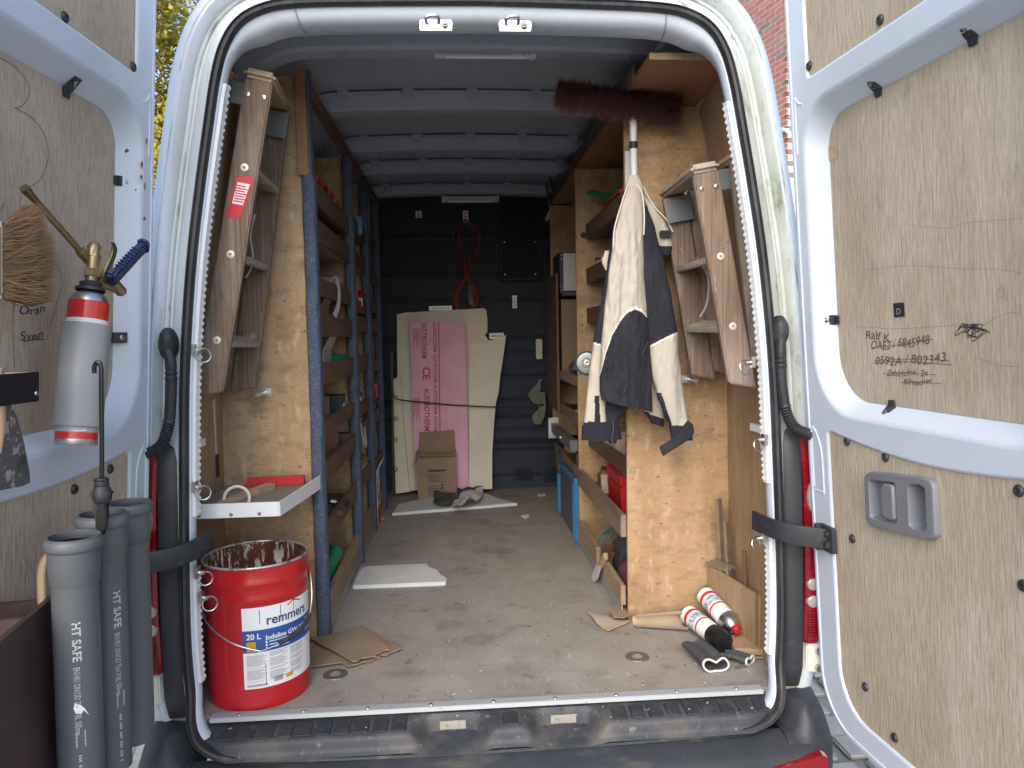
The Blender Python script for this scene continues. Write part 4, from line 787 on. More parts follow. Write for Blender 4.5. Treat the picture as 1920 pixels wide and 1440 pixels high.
# tall wooden step ladder, folded, hung on the left wall
def ladder(lb, nt_, nb_, ft_, fb_, wd, sgn, treads, th=.024, back=None, cap=True, hookY=.0):
    """near/far stile end points are the stile centre lines; second frame stands beside it (towards the wall)"""
    nt_, nb_, ft_, fb_ = V(nt_), V(nb_), V(ft_), V(fb_)
    t = thing('step_ladder', lb, 'ladder', (nb_+fb_)/2, 'wooden step ladders hung inside the van')
    sdv = V((1,0,0))
    def stile(p_t, p_b, w_, cut=True):
        d = (p_t-p_b).normalized(); s_ = (sdv-d*sdv.dot(d)).normalized(); n_ = d.cross(s_)
        mb = MB(); q = []
        a0, a1 = p_b-s_*w_/2, p_b+s_*w_/2+d*.03*sgn*-1*0
        c0_, c1_ = p_t-s_*w_/2, p_t+s_*w_/2
        lowcut = d*(.030)
        A = [a0+(lowcut if sgn > 0 else V()), a1+(V() if sgn > 0 else lowcut), c1_, c0_]
        mb.prism([p-n_*th/2 for p in A], n_*th); return obj('stile', mb, ladw, t, bevel=.004), s_, n_, d
    st, s_, n_, d = stile(nt_, nb_, wd); st2, *_ = stile(ft_, fb_, wd)
    off, nbk, ft2 = back
    stile(nt_+V(off), nb_+V(nbk), wd*.75); stile(ft_+V(ft2), fb_+V(ft2)*.8, wd*.75)
    H_ = (nt_-nb_).length
    for k in treads:
        p, q_ = nb_.lerp(nt_, k), fb_.lerp(ft_, k); yv = (q_-p).normalized()
        a = p+yv*th*.5; b = q_+yv*th*.3-yv*th*.5
        obj('tread', MB().beam(a, b, wd*.92, .022, s_*.94+d*(.12*sgn)), tread, t, bevel=.005)
        for pt_ in (p,):
            c = pt_-n_*(th/2)*(1 if n_.y > 0 else -1)
            mb = MB().lathe(c, -n_ if n_.y > 0 else n_, [(.011,0),(.011,.002),(.0035,.003),(.003,-.001)], 16); obj('washer', mb, M('washer_metal', (.62,.58,.48), rough=.45, metal=.4), t)
    # top: rounded cap boards and riveted plates
    yv = (ft_-nt_).normalized()
    for (pp, o2) in ((nt_, V((0,0,0))),):
        a = nt_-yv*.020+d*.014; b = ft_+yv*.03+d*.014
        obj('top_board', MB().beam(a, b, wd*1.12, .026, s_), tread if sgn > 0 else ladw2, t, bevel=.010, seg=3)
    a = nt_+V(off)-yv*.020+d*.014; b = ft_+V(ft2)+yv*.03+d*.014
    obj('top_board', MB().beam(a, b, wd*.8, .026, s_), ladw2, t, bevel=.010, seg=3)
    for dx in (-.022, .022):
        c = nt_-d*.045+s_*dx-n_*(th/2)*(1 if n_.y > 0 else -1); obj('rivet', MB().lathe(c, -n_ if n_.y > 0 else n_, [(.008,0),(.006,.004),(.001,.005)], 12), steel, t)
    pl0 = ft_-d*.05+V((0,-.03,0)); obj('hinge_plate', MB().obox(pl0, s_*.045, n_*.0015, d*.040), M('dull_plate', (.20,.22,.24), rough=.5, metal=.6), t, bevel=.001)
    pl1 = nt_+V(off)*.5-d*.035+V((0,.014,0)); obj('hinge_plate', MB().obox(pl1, s_*.038, n_*.0015, d*.030), M('dull_plate', (.20,.22,.24)), t, bevel=.001)
    # webbing between the frames
    c = nb_.lerp(ft_, .5)+V((0,0,-.02)); wp_ = cat_rom([c+s_*.01*sgn*-1+d*.12, c+V((.012,.02,.06)), c+V((.014,.03,-.02)), c+V((-.01,.03,-.07))], 5)
    L = [[p+q_ for q_ in (V((-.001,-.008,0)),V((.001,-.008,0)),V((.001,.008,0)),V((-.001,.008,0)))] for p in wp_]; obj('webbing', MB().loft(L, True, True, True), tapem, t)
    return t, s_, n_, d
tL, s_, n_, d = ladder('tall worn wooden step ladder with red warning sticker hung on the left wall', (-.610,.12,2.35), (-.786,.12,1.465), (-.632,.42,2.36), (-.776,.42,1.455), .076, -1, [.19,.46,.73], back=((-.105,.004,.012), (-.060,.004,.05), (-.085,.0,.005)))
# sticker
nt_, nb_ = V((-.610,.12,2.35)), V((-.786,.12,1.465)); fy = .12-.0125
def stp_(k, a): p = nb_.lerp(nt_, k)+s_*a; return V((p.x, fy-.0004, p.z))
st_ = obj('sticker', MB().prism([stp_(-.03+.60,-.028),stp_(-.03+.605,.010),stp_(-.03+.64,.018),stp_(-.03+.73,.030),stp_(-.03+.735,.008),stp_(-.03+.725,-.018)], (0,-.0006,0)), redp, tL)
mb = MB(); mb.prism([V((p.x, fy-.0013, p.z)) for p in (stp_(-.03+.645,-.018),stp_(-.03+.645,.012),stp_(-.03+.712,.022),stp_(-.03+.712,-.012))], (0,-.0003,0)); obj('sticker_print', mb, paper, tL)
mb = MB()
for k in range(7): mb.prism([V((p.x, fy-.0018, p.z)) for p in (stp_(-.03+.652+k*.008,-.014),stp_(-.03+.652+k*.008,.012+.006*(k%2)),stp_(-.03+.656+k*.008,.012+.006*(k%2)),stp_(-.03+.656+k*.008,-.014))], (0,-.0002,0))
obj('sticker_lines', mb, redp, tL)
# short ladder on the right
ladder('shorter reddish wooden step ladder hung on the right wall beside the jacket', (.653,.12,2.095), (.767,.12,1.455), (.648,.42,2.085), (.748,.42,1.465), .078, 1, [.30,.62], back=((.105,.004,.035), (.060,.004,.06), (.075,.0,.02)))
# hooks carrying ladders
for (px, py, Y) in ((478,738,.44), (1298,712,.44)):
    c = at(px, py, Y=Y); t = thing('ladder_hook', 'small zinc hook plate under the '+('tall left' if px < 900 else 'short right')+' ladder', 'hook', c)
    obj('plate', MB().box(c+V((-.025,.075,-.016)), c+V((.035,.079,.012))), steel, t); obj('peg', MB().tube([c+V((.012,.076,-.004)), c+V((.012,.0,-.004))], .008, 10), steel, t)
# grey cable and plug on left wall
mb = MB().tube(cat_rom([at(400,748,Y=.40),at(402,800,Y=.42),at(404,855,Y=.43)], 6), .005, 8); t = thing('wall_cable', 'grey cable with black connector on the left wall under the ladder', 'cable', at(404,895,Y=.43))
obj('cord', mb, tapem, t); obj('connector', MB().beam(at(404,852,Y=.43), at(405,895,Y=.43), .022, .018, (1,0,0)), blackpl, t, bevel=.003)
# white-edged tray
zb = 1.128; t = thing('corner_tray', 'small tray with white metal edging and white ring on the left wall', 'tray', (-.72,.30,zb))
A = [V((-.862,.13,zb)), V((-.607,.13,zb)), V((-.560,.50,zb)), V((-.862,.50,zb))]
obj('tray_board', MB().prism([p+V((0,.003 if i < 2 else 0,.004)) for i, p in enumerate(A)], (0,0,.014)), M('grey_tray_board', (.20,.18,.16), [((.32,.29,.26), 10, .45, .7, (1,1,1), .7)], rough=.8), t)
e1 = obj('front_edging', MB().hexa([A[0]+V((0,-.004,-.006)),A[1]+V((.002,-.004,-.006)),A[1]+V((.002,0,-.006)),A[0]+V((0,0,-.006)),A[0]+V((0,-.004,.036)),A[1]+V((.002,-.004,.036)),A[1]+V((.002,0,.036)),A[0]+V((0,0,.036))]), whitep, t)
obj('side_edging', MB().hexa([A[1]+V((.003,-.004,-.006)),A[1]+V((.0065,-.004,-.006)),A[2]+V((.0065,0,-.004)),A[2]+V((.003,0,-.004)),A[1]+V((.003,-.004,.036)),A[1]+V((.0065,-.004,.036)),A[2]+V((.0065,0,.042)),A[2]+V((.003,0,.042))]), whitep, t)
for x in (-.83,-.74,-.66): obj('screw', MB().lathe((x,.126,zb+.003), (0,-1,0), [(.006,0),(.004,.003),(.001,.003)], 10), steel, e1)
obj('bracket', MB().box((-.70,.44,zb-.03),(-.60,.505,zb-.002)), M('dull_plate', (.2,.2,.2)), t)
c = at(440,935,Y=.20); obj('cable_ring', MB().torus(V((c.x,.22,zb+.030)), (.25,-1,.25), .036, .005, 28, 8), M('ivory_plastic', (.58,.55,.47), rough=.5), label='ivory cable loop standing in the white-edged tray', cat='cable')
obj('red_level', MB().hexa([(-.78,.43,zb+.0185),(-.60,.46,zb+.0185),(-.60,.485,zb+.0185),(-.78,.455,zb+.0185),(-.78,.43,zb+.05),(-.60,.46,zb+.05),(-.60,.485,zb+.05),(-.78,.455,zb+.05)]), redpl, label='red bar lying at the back of the white-edged tray', cat='bar', bevel=.002)
obj('wood_wedge', MB().hexa([(-.80,.20,zb+.0185),(-.77,.19,zb+.0185),(-.68,.40,zb+.0185),(-.71,.41,zb+.0185),(-.80,.20,zb+.03),(-.77,.19,zb+.03),(-.68,.40,zb+.04),(-.71,.41,zb+.04)]), ladw2, label='pale wooden wedge lying in the white-edged tray', cat='wedge', bevel=.001)
# ------------------------------------------------------------------ red pail
bc = V((-.685,.160,.6005)); bk = thing('paint_pail', 'red twenty litre tin pail with blue and white label and wire handle', 'pail', bc)
mb = MB().lathe(bc, (0,0,1), [(.001,.006),(.138,.006),(.1425,.0),(.1435,.004),(.1425,.010),(.1435,.10),(.1450,.302),(.1475,.308),(.1480,.314),(.1455,.322),(.1460,.345),(.1490,.352),(.1495,.358),(.1465,.366),(.1470,.400)], 64); obj('shell', mb, redm, bk)
mb = MB().lathe(bc, (0,0,1), [(.1455,.402),(.144,.34),(.1425,.20),(.141,.03),(.001,.03)], 64); obj('inside', mb, rustin, bk)
mb = MB().torus(bc+V((0,0,.403)), (0,0,1), .1465, .0035, 64, 8); obj('rim', mb, M('scuffed_rim', (.55,.56,.58), [((.10,.03,.03), 30, .48, .62, (1,1,1), .8)], rough=.35, metal=.6), bk)
vd = (CP-bc); va = math.atan2(vd.y, vd.x)
def lab(a, z, r=None): # a: angle to the right of the viewing side (rad)
    rr_ = (.1435+.0015*(z-.1)/.2 if r is None else r); rr_ += .0006
    return bc+V((math.cos(va+a)*rr_, math.sin(va+a)*rr_, z))
def patch(mb, a0, a1, z0, z1, lift, n=16, mi=0):
    mb.grid(lambda u, v: lab(a0+(a1-a0)*u, z0+(z1-z0)*v)+V((math.cos(va+a0+(a1-a0)*u), math.sin(va+a0+(a1-a0)*u), 0))*lift, n, 1, mi)
a0, a1 = -.30, 1.45; z0, z1 = .062, .292
lbp = obj('label', (lambda m_: (patch(m_, a0, a1, z0, z1, 0, 30), m_)[1])(MB()), paper, bk)
mb = MB(); patch(mb, a0, a1, .165, .228, .0004, 30); obj('label_band', mb, bluep, lbp)
def ltext(s_, a, z, hgt, mat, nm_='lettering', slant=0, lift=.0008):
    mb = MB(); r_ = .1445+lift
    put_text(mb, s_, lambda x, y: lab(a+x*hgt/r_, z+y*hgt+x*hgt*slant)+V((math.cos(va+a), math.sin(va+a), 0))*lift); obj(nm_, mb, mat, lbp)
ltext('remmers', .14, .240, .038, navyp); ltext('Induline GW-360', .12, .197, .0190, whitep); ltext('20 L', -.23, .203, .022, whitep)
mb = MB(); rl = lambda a, z: lab(a, z)+V((math.cos(va+a), math.sin(va+a), 0))*.0008
ribbon_pts = [(.58,.280),(.72,.291),(.92,.281)]
for (p, q_) in zip(ribbon_pts[:-1], ribbon_pts[1:]): mb.add([rl(p[0],p[1]-.002), rl(q_[0],q_[1]-.002), rl(q_[0],q_[1]+.0025), rl(p[0],p[1]+.0025)], [(0,1,2,3)])
obj('roof_mark', mb, redp, lbp)
mb = MB(); patch(mb, -.23, -.06, .168, .196, .0008, 4); obj('swatch', mb, orangep, lbp)
mb = MB(); 
for k in range(3): patch(mb, .12, .155, .188-k*.009, .194-k*.009, .0008, 2); patch(mb, .19, .75-.08*k, .190-k*.009, .1925-k*.009, .0008, 6)
for k in range(4): patch(mb, 1.08, 1.12, .215-k*.011, .221-k*.011, .0008, 2); patch(mb, 1.15, 1.38, .216-k*.011, .219-k*.011, .0008, 3)
obj('small_print', mb, whitep, lbp)
mb = MB()
for col in range(3):
    for k in range(24):
        if (col*7+k) % 11 == 0: continue
        patch(mb, -.24+col*.42, -.24+col*.42+.38*(.7+.3*((k*7+col*3) % 5)/4), .1585-k*.0032-(.003 if k > 12 else 0), .1600-k*.0032-(.003 if k > 12 else 0), .0006, 5)
obj('fine_print', mb, greyp, lbp)
mb = MB()
for k in range(34): patch(mb, -.24+k*.011, -.24+k*.011+.004+.003*(k % 3 == 0), .068, .0745, .0008, 1)
for k in range(16): patch(mb, .26+k*.011, .26+k*.011+.004+.003*(k % 3 == 0), .073, .087, .0008, 1)
obj('barcode', mb, blackp, lbp); mb = MB(); patch(mb, .50, .66, .074, .086, .0008, 3); obj('swatch', mb, orangep, lbp)
mb = MB()
for a, z, l in ((.02,.285,.04),(.42,.288,.045),(.72,.289,.03),(.10,.13,.06)): patch(mb, a, a+.012, z-l, z, .001, 1)
obj('drip', mb, M('brown_drip', (.16,.04,.02), rough=.4), lbp)
# wire handle, ears
ears = []
for a in (-1.55, 1.60):
    p = lab(a, .335, .147); ears.append(p); o_ = V((math.cos(va+a), math.sin(va+a), 0)); obj('ear', MB().lathe(p, o_, [(.014,0),(.013,.004),(.006,.007),(.001,.007)], 16), redm if a > 0 else steel, bk)
def onb(a, z, r): return bc+V((math.cos(va+a)*r, math.sin(va+a)*r, z))
hp_ = [ears[0]+V((-.006,0,0)), onb(-1.40,.30,.156), onb(-1.0,.248,.160), onb(-.5,.205,.160), onb(-.05,.178,.160), onb(.10,.176,.160), onb(.5,.190,.160), onb(.85,.205,.160), onb(1.10,.228,.160), onb(1.30,.262,.158), onb(1.42,.300,.156), ears[1]+V((.006,0,0))]
hpc = cat_rom(hp_, 5); obj('wire_handle', MB().tube(hpc, .0022, 8), steel, bk)
gpth = [p for p in hpc if .30 < ((math.atan2(p.y-bc.y, p.x-bc.x)-va+math.pi) % (2*math.pi)-math.pi) < 1.12]; obj('handle_grip', MB().tube(gpth, .0065, 10), blackpl, bk)

# ================================================================== right side of the load bay
rs = thing('shelving_unit', 'plywood shelving with overhead board beside the hanging jacket', 'shelving', (.70,1.5,.6))
obj('end_panel', MB().box((.512,.545,.602),(.884,.563,2.415)), ply, rs, bevel=.001)
obj('overhead_board', MB().box((.492,.125,2.418),(.765,2.45,2.436)), ply_or, rs, bevel=.001)
obj('overhead_edge', MB().box((.492,.120,2.4175),(.765,.1245,2.4365)), ladw2, rs)
obj('overhead_side', MB().box((.485,.30,2.412),(.4915,2.45,2.47)), shelfw, rs, bevel=.001)
obj('upright', MB().box((.492,1.50,.602),(.76,1.518,2.415)), ply, rs, bevel=.001)
obj('upright', MB().box((.492,2.48,1.02),(.76,2.498,2.415)), ply, rs, bevel=.001)
obj('back_panel', MB().box((.842,.5635,.602),(.855,2.497,2.415)), plys, rs)
obj('upper_back', MB().box((.76,1.5185,1.1),(.772,2.479,2.415)), plys, rs)
for z, lip in ((2.150,.07),(1.942,.06),(1.757,.06),(1.39,.05),(1.17,.05)):
    obj('shelf', MB().box((.548,.564,z-.066),(.841,1.499,z-.052)), shelfw, rs, bevel=.001); obj('shelf_lip', MB().box((.534,.70 if z > 1.7 else .564,z-.07),(.5475,1.47,z)), shelfw, rs, bevel=.0015)
obj('shelf', MB().box((.512,.564,.905),(.841,1.499,.921)), shelfw, rs, bevel=.001); obj('shelf_lip', MB().box((.492,.564,.900),(.5115,1.68,.982)), M('worn_shelf_wood', (.25,.18,.13), [((.12,.085,.06), 14, .42, .68, (1,.12,1), .8)], rough=.7), rs, bevel=.002)
obj('crate_front', MB().box((.490,.565,.650),(.508,.98,.722)), cratew, rs, bevel=.002); obj('crate_front', MB().box((.486,1.02,.650),(.504,1.50,.735)), cratew, rs, bevel=.002)
obj('kick_strip', MB().box((.493,.570,.602),(.497,1.50,.648)), alu, rs)
obj('crate_divider', MB().box((.5085,.985,.603),(.80,1.003,.72)), cratew, rs, bevel=.001)
for z in (1.43,1.245,.975):
    obj('shelf', MB().box((.512,1.519,z-.05),(.759,2.479,z-.035)), shelfw, rs, bevel=.001); obj('shelf_lip', MB().box((.496,1.519,z-.05),(.5115,2.479,z)), M('worn_shelf_wood', (.25,.18,.13)) if z < 1.3 else cratew, rs, bevel=.0015)
obj('cladding', MB().box((.478,2.15,1.20),(.4915,2.60,1.98)), shelfw, rs, bevel=.001)
for (y, z) in ((2.45,1.66),(2.0,1.05),(2.2,1.30)):
    obj('screw', MB().lathe((.4775,y,z), (-1,0,0), [(.004,0),(.003,.003),(.001,.003)], 8), steel, rs)
# dark plates and hole on panels, white strip and biro
c = at(1238,222,Y=.544); obj('vent_plate', MB().box((c.x-.05,.540,c.z-.025),(c.x+.05,.5445,c.z+.025)), M('grey_plate', (.16,.14,.13), rough=.5), rs, bevel=.002)
c = at(1090,441,Y=1.499); obj('hole', MB().lathe((c.x+.01,1.4985,c.z), (0,1,0), [(.014,0),(.014,.0008),(.001,.0009)], 18), M('hole_dark', (.008,.008,.012)), rs)
mb = MB(); pts = [at(px, py, Y=.5435) for px, py in ((1240,330),(1252,300),(1262,272),(1268,268),(1264,285),(1275,292),(1262,300),(1255,320),(1270,312),(1280,330),(1262,345),(1248,340),(1272,352),(1290,345))]
def rib2(mb, pts, w_, nrm):
    p = cat_rom(pts, 5); L = []
    for i in range(len(p)):
        t = (p[min(i+1,len(p)-1)]-p[max(i-1,0)]); t = t.normalized() if t.length > 1e-9 else V((0,0,1)); n_ = t.cross(V(nrm)).normalized()*w_/2; L.append([p[i]-n_, p[i]+n_])
    mb.loft(L, closed=False)
rib2(mb, pts, .0012, (0,1,0)); o_ = at(1248,790,Y=.5438); put_text(mb, '16', lambda x, y: o_+V((x*.03,0,y*.03))); obj('biro_scrawl', mb, pencil, rs)
c0 = at(1178,265,Y=.543); obj('white_batten', MB().box((c0.x-.012,.538,2.02),(c0.x+.004,.5445,2.26)), whitep, rs)
mb = MB().prism([V((.792,y,z)) for y, z in ((.20,2.22),(.22,2.22),(.235,2.08),(.215,2.08))], (.003,0,0)); obj('pale_tape', mb, cardl, rs)
# hanging overhead strap (top right)
mb = MB().prism([at(1240,95,Y=.22), at(1228,95,Y=.22), at(1245,66,Y=.12), at(1260,66,Y=.12)], (0,0,.002)); obj('plastic_strip', mb, whitep, label='white plastic strip stuck between overhead board and roof header', cat='strip')
# broom, upside down
P0, P1 = at(1046,172,Y=.40), at(1274,202,Y=.44); hx = (P1-P0); HL = hx.length; hxn = hx.normalized()
bm_ = thing('broom', 'maroon bristled broom standing head up on a white pole', 'broom', (P0.x+.25,.44,1.45))
up = V((0,.78,.62)); fr = hxn.cross(up).normalized(); fr = fr if fr.y < 0 else -fr
mb = MB().beam(P0+up*.02, P1+up*.02, .058, .020, fr); obj('head_block', mb, ladw2, bm_, bevel=.006)
random.seed(8); mb = MB()
for i in range(7500):
    a = random.random(); b = random.uniform(-1,1); base = P0+hxn*(HL*a)+fr*(.030*b)+up*.012
    dr = (-up*random.uniform(.6,1.0)+fr*(.45*b-.10+random.gauss(0,.30))+hxn*((a-.5)*.5+random.gauss(0,.22))).normalized(); l = random.uniform(.04,.068)
    tip = base+dr*l; q = hxn*.0010; mb.add([base-q, base+q, tip], [(0,1,2)])
obj('bristles', mb, bristle2, bm_, smooth=0, kind='stuff', calc=False)
jx = at(1187,210,Y=.46); pb = V((jx.x+.01,.485,1.38))
obj('pole', MB().tube([jx+V((0,0,.05)), jx, pb], [.0125,.0125,.0125], 16), M('white_pole', (.66,.68,.68), rough=.35), bm_)
pd = (pb-jx).normalized(); q = jx.lerp(pb, .11); obj('tape_band', MB().tube([q-pd*.011, q+pd*.011], .0145, 16), blackpl, bm_); obj('socket', MB().tube([jx+V((0,-.0,.028)), jx-V((0,0,.012))], [.020,.016], 14), blackpl, bm_)
# ------------------------------------------------------------------ jacket
jk = thing('work_jacket', 'beige and navy work jacket hanging by its collar with sleeves dangling', 'jacket', at(1190,840,Y=.40))
def row_at(rows, y):
    rows = [tuple(r)+(0,)*(4-len(r)) for r in rows]
    if y <= rows[0][0]: return rows[0][1:]
    for a, b in zip(rows[:-1], rows[1:]):
        if y <= b[0]:
            t = (y-a[0])/(b[0]-a[0]); t = t*t*(3-2*t)*.5+t*.5; return tuple(a[k]+(b[k]-a[k])*t for k in range(1, len(a)))
    return rows[-1][1:]
def garment(name, rows, Y, depth, mfn, mats, seed, fold=.010, kf=7, ny=170, m_=90, parent=jk):
    mb = MB(); L = []; y0, y1 = rows[0][0], rows[-1][0]; info = []
    for i in range(ny+1):
        y = y0+(y1-y0)*i/ny; r = row_at(rows, y); xl, xr = r[0], r[1]; yb = r[2] if len(r) > 2 else 0
        lp = []
        for k in range(m_):
            a = 2*math.pi*k/m_; ca, sa = math.cos(a), math.sin(a); cx = math.copysign(abs(ca)**.8, ca)
            px = (xl+xr)/2+(xr-xl)/2*cx; py = y+yb*(px-(xl+xr)/2)
            py += 5*noise.noise(V((px*.02, y*.004, seed)))*sst(0,.3,i/ny)
            grow = sst(0,.35,i/ny); dth = depth*(.35+.65*grow)
            f_ = fold*grow*(noise.noise(V((px*.035+seed, y*.0055, seed*2)))*1.4+.6*noise.noise(V((px*.09, y*.012, seed*3.7)))+.35*noise.noise(V((px*.16, y*.05, seed*1.3))))
            lp.append(at(px, py, Y=Y-dth*math.copysign(abs(sa)**.7, sa)+f_))
            if i < ny: info.append((px, py, sa))
        L.append(lp)
    n0 = len(mb.f); mb.loft(L, True, True, True)
    for q, (px, py, sa) in enumerate(info): mb.mi[n0+q] = mfn(px, py)
    return obj(name, mb, mats, parent, smooth=70)
def arcy(px): # navy panel boundary on the body
    pts = [(1118,720),(1128,690),(1136,660),(1148,625),(1165,596),(1180,580),(1192,575),(1203,580),(1214,592),(1230,600)]
    for a, b in zip(pts[:-1], pts[1:]):
        if px <= b[0]: return a[1]+(b[1]-a[1])*(px-a[0])/(b[0]-a[0])
    return 600
JM = [tbeige, tnavy, piping]
def bodym(px, py):
    a = arcy(px)
    if py > a+4: return 1
    if py > a-2: return 2
    return 0
def navy_right(px, py): return 0
garment('left_sleeve', [(420,1150,1168),(500,1138,1164),(560,1128,1154),(640,1112,1142),(700,1104,1138),(760,1098,1136),(796,1094,1138),(800,1091,1164),(826,1090,1166)], .420, .030, lambda px, py: 1 if py < 640+.25*(px-1110) or py > 790 or (1116 < px < 1124+(py-740)*.05 and py > 740) else 2 if py < 643+.25*(px-1110) else 0, JM, 4.2, .006)
garment('body_panel', [(328,1179,1197),(350,1173,1206),(400,1160,1207),(450,1150,1207),(520,1140,1209),(590,1132,1214),(650,1127,1220),(700,1124,1221),(735,1124,1222),(748,1126,1223,.10),(762,1128,1224,.22)], .372, .040, bodym, JM, 1.3, .012, ny=260, m_=180)
garment('right_sleeve', [(385,1204,1213),(430,1203,1229),(500,1204,1248),(560,1208,1260),(626,1212,1271),(660,1218,1272),(700,1222,1278),(740,1231,1283),(775,1243,1288),(796,1254,1293,.1),(800,1254,1297,.1),(824,1258,1299,.1)], .385, .032, lambda px, py: 1 if py < 648-.5*(px-1217) or py > 797 or (py > 735 and px < 1240+(py-735)*.33 and px > 1228+(py-735)*.33) else 2 if py < 652-.5*(px-1217) else 0, JM, 7.7, .008, ny=260, m_=110)
garment('hood_fold', [(352,1196,1206),(392,1212,1232),(420,1214,1250),(445,1218,1262),(462,1224,1264),(478,1236,1258)], .430, .026, lambda px, py: 0 if py < 458 else 1, JM, 2.9, .010, ny=30)
garment('back_flap', [(640,1216,1232),(690,1212,1244),(740,1212,1246),(772,1208,1246,.3),(776,1206,1246,.3),(800,1222,1244,.3)], .445, .016, lambda px, py: 1 if py > 770+(px-1208)*.35 else 0, JM, 5.1, .006, ny=36)
garment('left_collar', [(470,1134,1150),(490,1128,1148),(505,1134,1142)], .43, .012, lambda px, py: 0, JM, 6.4, .004, ny=16, m_=20)
garment('lining', [(735,1132,1200),(765,1128,1180,-.1),(790,1130,1162,-.3),(805,1136,1160,-.3),(830,1142,1156)], .415, .018, lambda px, py: 1, JM, 8.8, .010, ny=30)
mb = MB(); pts = [at(px, arcy(px)+1, Y=.372-.040*(1-((px-1172)/52)**2)**.35*.98-.001) for px in range(1128, 1216, 4)]; 
obj('strap_tab', MB().prism([at(x, y, Y=.352) for x, y in ((1290,788),(1300,796),(1302,812),(1296,822),(1243,856),(1236,838),(1268,818),(1280,800))], (0,.006,0)), tnavy, jk, bevel=.002)
obj('pocket_mark', MB().prism([at(x, y, Y=.396) for x, y in rrect(1236,432,1258,446,5,4)], (0,-.003,0)), tnavy, jk)
obj('zip_cord', MB().tube(cat_rom([at(1148,786,Y=.38), at(1150,806,Y=.38), at(1147,822,Y=.38), at(1152,838,Y=.38)], 5), .0028, 6), blackpl, jk)
for pts, Yp in (([(1192,345),(1203,360),(1208,400),(1207,440)], .33), ([(1178,345),(1166,380),(1152,430),(1150,470)], .352), ([(1206,350),(1225,385),(1248,410),(1262,435)], .398)):
    obj('piping', MB().tube(cat_rom([at(*p, Y=Yp) for p in pts], 5), .0022, 6), piping, jk)
obj('seam', MB().tube(cat_rom([at(x, y, Y=.334) for x, y in ((1215,640),(1200,672),(1182,705),(1168,738))], 5), .0014, 6), blackpl, jk)
# more small stock on the shelves, each piece its own thing
def packet(lb, c, sx, sy, sz, mat, rot):
    t = thing('packet', lb, 'packet', c); ca, sa = math.cos(rot), math.sin(rot); C_ = V(c)+V((0,0,sz*.425)); X_ = V((ca,sa,0)); Y_ = V((-sa,ca,0))
    obj('body', MB().obox(C_, X_*sx, Y_*sy, V((0,0,sz*.425))), mat, t, bevel=.002); obj('lid', MB().obox(V(c)+V((0,0,sz*.925+.0005)), X_*sx*1.03, Y_*sy*1.03, V((0,0,sz*.075))), mat, t, bevel=.001)
    obj('label', MB().obox(C_+X_*(sx+.0006), X_*.0004, Y_*sy*.5, V((0,0,sz*.2))), paper, t)
def tin(lb, c, r, h, mat):
    t = thing('tin', lb, 'tin', c); obj('body', MB().lathe(c, (0,0,1), [(.001,.002),(r*.95,.002),(r,.0),(r,h*.88)], 20), mat, t); obj('lid', MB().lathe(c, (0,0,1), [(r*1.05,h*.86),(r*1.05,h*.98),(r*.9,h),(.001,h*.97)], 20), steel, t); obj('label', MB().lathe(c, (0,0,1), [(r*1.01,h*.2),(r*1.01,h*.65)], 20), paper, t)
def roll(lb, c, r, h, mat):
    t = thing('tape_roll', lb, 'roll', c); obj('tape', MB().lathe(c, (0,0,1), [(r*.55,0),(r,0),(r,h),(r*.55,h),(r*.55,0)], 24), mat, t); obj('core', MB().lathe(c, (0,0,1), [(r*.50,.001),(r*.54,.001),(r*.54,h-.001),(r*.50,h-.001),(r*.50,.001)], 24), cardl, t)
def jar(lb, c, r, h, mat):
    t = thing('flask', lb, 'flask', c); obj('body', MB().lathe(c, (0,0,1), [(.001,.001),(r,.001),(r,h*.6),(r*.45,h*.8),(r*.4,h*.86)], 18), mat, t); obj('cap', MB().lathe(c, (0,0,1), [(r*.48,h*.85),(r*.48,h),(.001,h)], 14), blackpl, t)
random.seed(44)
ordn = ['top','second','third','fourth','fifth','sixth','seventh','lowest']
mm_ = [(card,'brown'),(M('grey_carton',(.4,.4,.4)),'grey'),(shelfw,'dark brown'),(blackpl,'black'),(bluecr,'blue'),(redpl,'red'),(cardl,'tan'),(greenpl,'green')]
used_ = set()
def stock(where, x, y, z, top, big=1.0):
    for _ in range(40):
        kind = random.choice(['packet','packet','packet','tin','roll','flask']); mt_, cn = random.choice(mm_ if kind == 'packet' else mm_[1:6])
        lb = '%s %s on the %s' % (cn, {'packet':'labelled packet','tin':'lidded tin','roll':'tape roll','flask':'capped flask'}[kind], where)
        if lb not in used_: break
    used_.add(lb); h = min(top, random.uniform(.06,.11)*big)
    if kind == 'packet': packet(lb, (x,y,z), random.uniform(.035,.06), random.uniform(.04,.075), h, mt_, random.uniform(-.3,.3))
    elif kind == 'tin': tin(lb, (x,y,z), random.uniform(.032,.045), h, mt_)
    elif kind == 'roll': roll(lb, (x,y,z), random.uniform(.04,.055), .035, mt_)
    else: jar(lb, (x,y,z), random.uniform(.028,.036), h, mt_)
tops = [.20]+[LZ[i]-.078-(LZ[i+1]-.058) for i in range(7)]
for bi, (y0, y1) in enumerate(bays):
    for k, z in enumerate(LZ):
        zz = z+(0 if bi == 0 else .03*math.sin(k*2.1+bi))-.0575
        tp_h = .10 if k == 0 else (LZ[k-1]-LZ[k]-.09)
        ys = ([1.14,1.29] if bi == 0 else [y0+.13, y0+.30, y0+.43])
        if bi == 0 and k in (0,7): continue
        for q_, y in enumerate(ys):
            stock('%s shelf of the %s left bay, %s' % (ordn[k], ['first','second','third'][bi], ['near its front','in its middle','near its back'][q_]), -.62+random.uniform(-.02,.015), y+random.uniform(-.015,.015), zz, min(tp_h, .12))
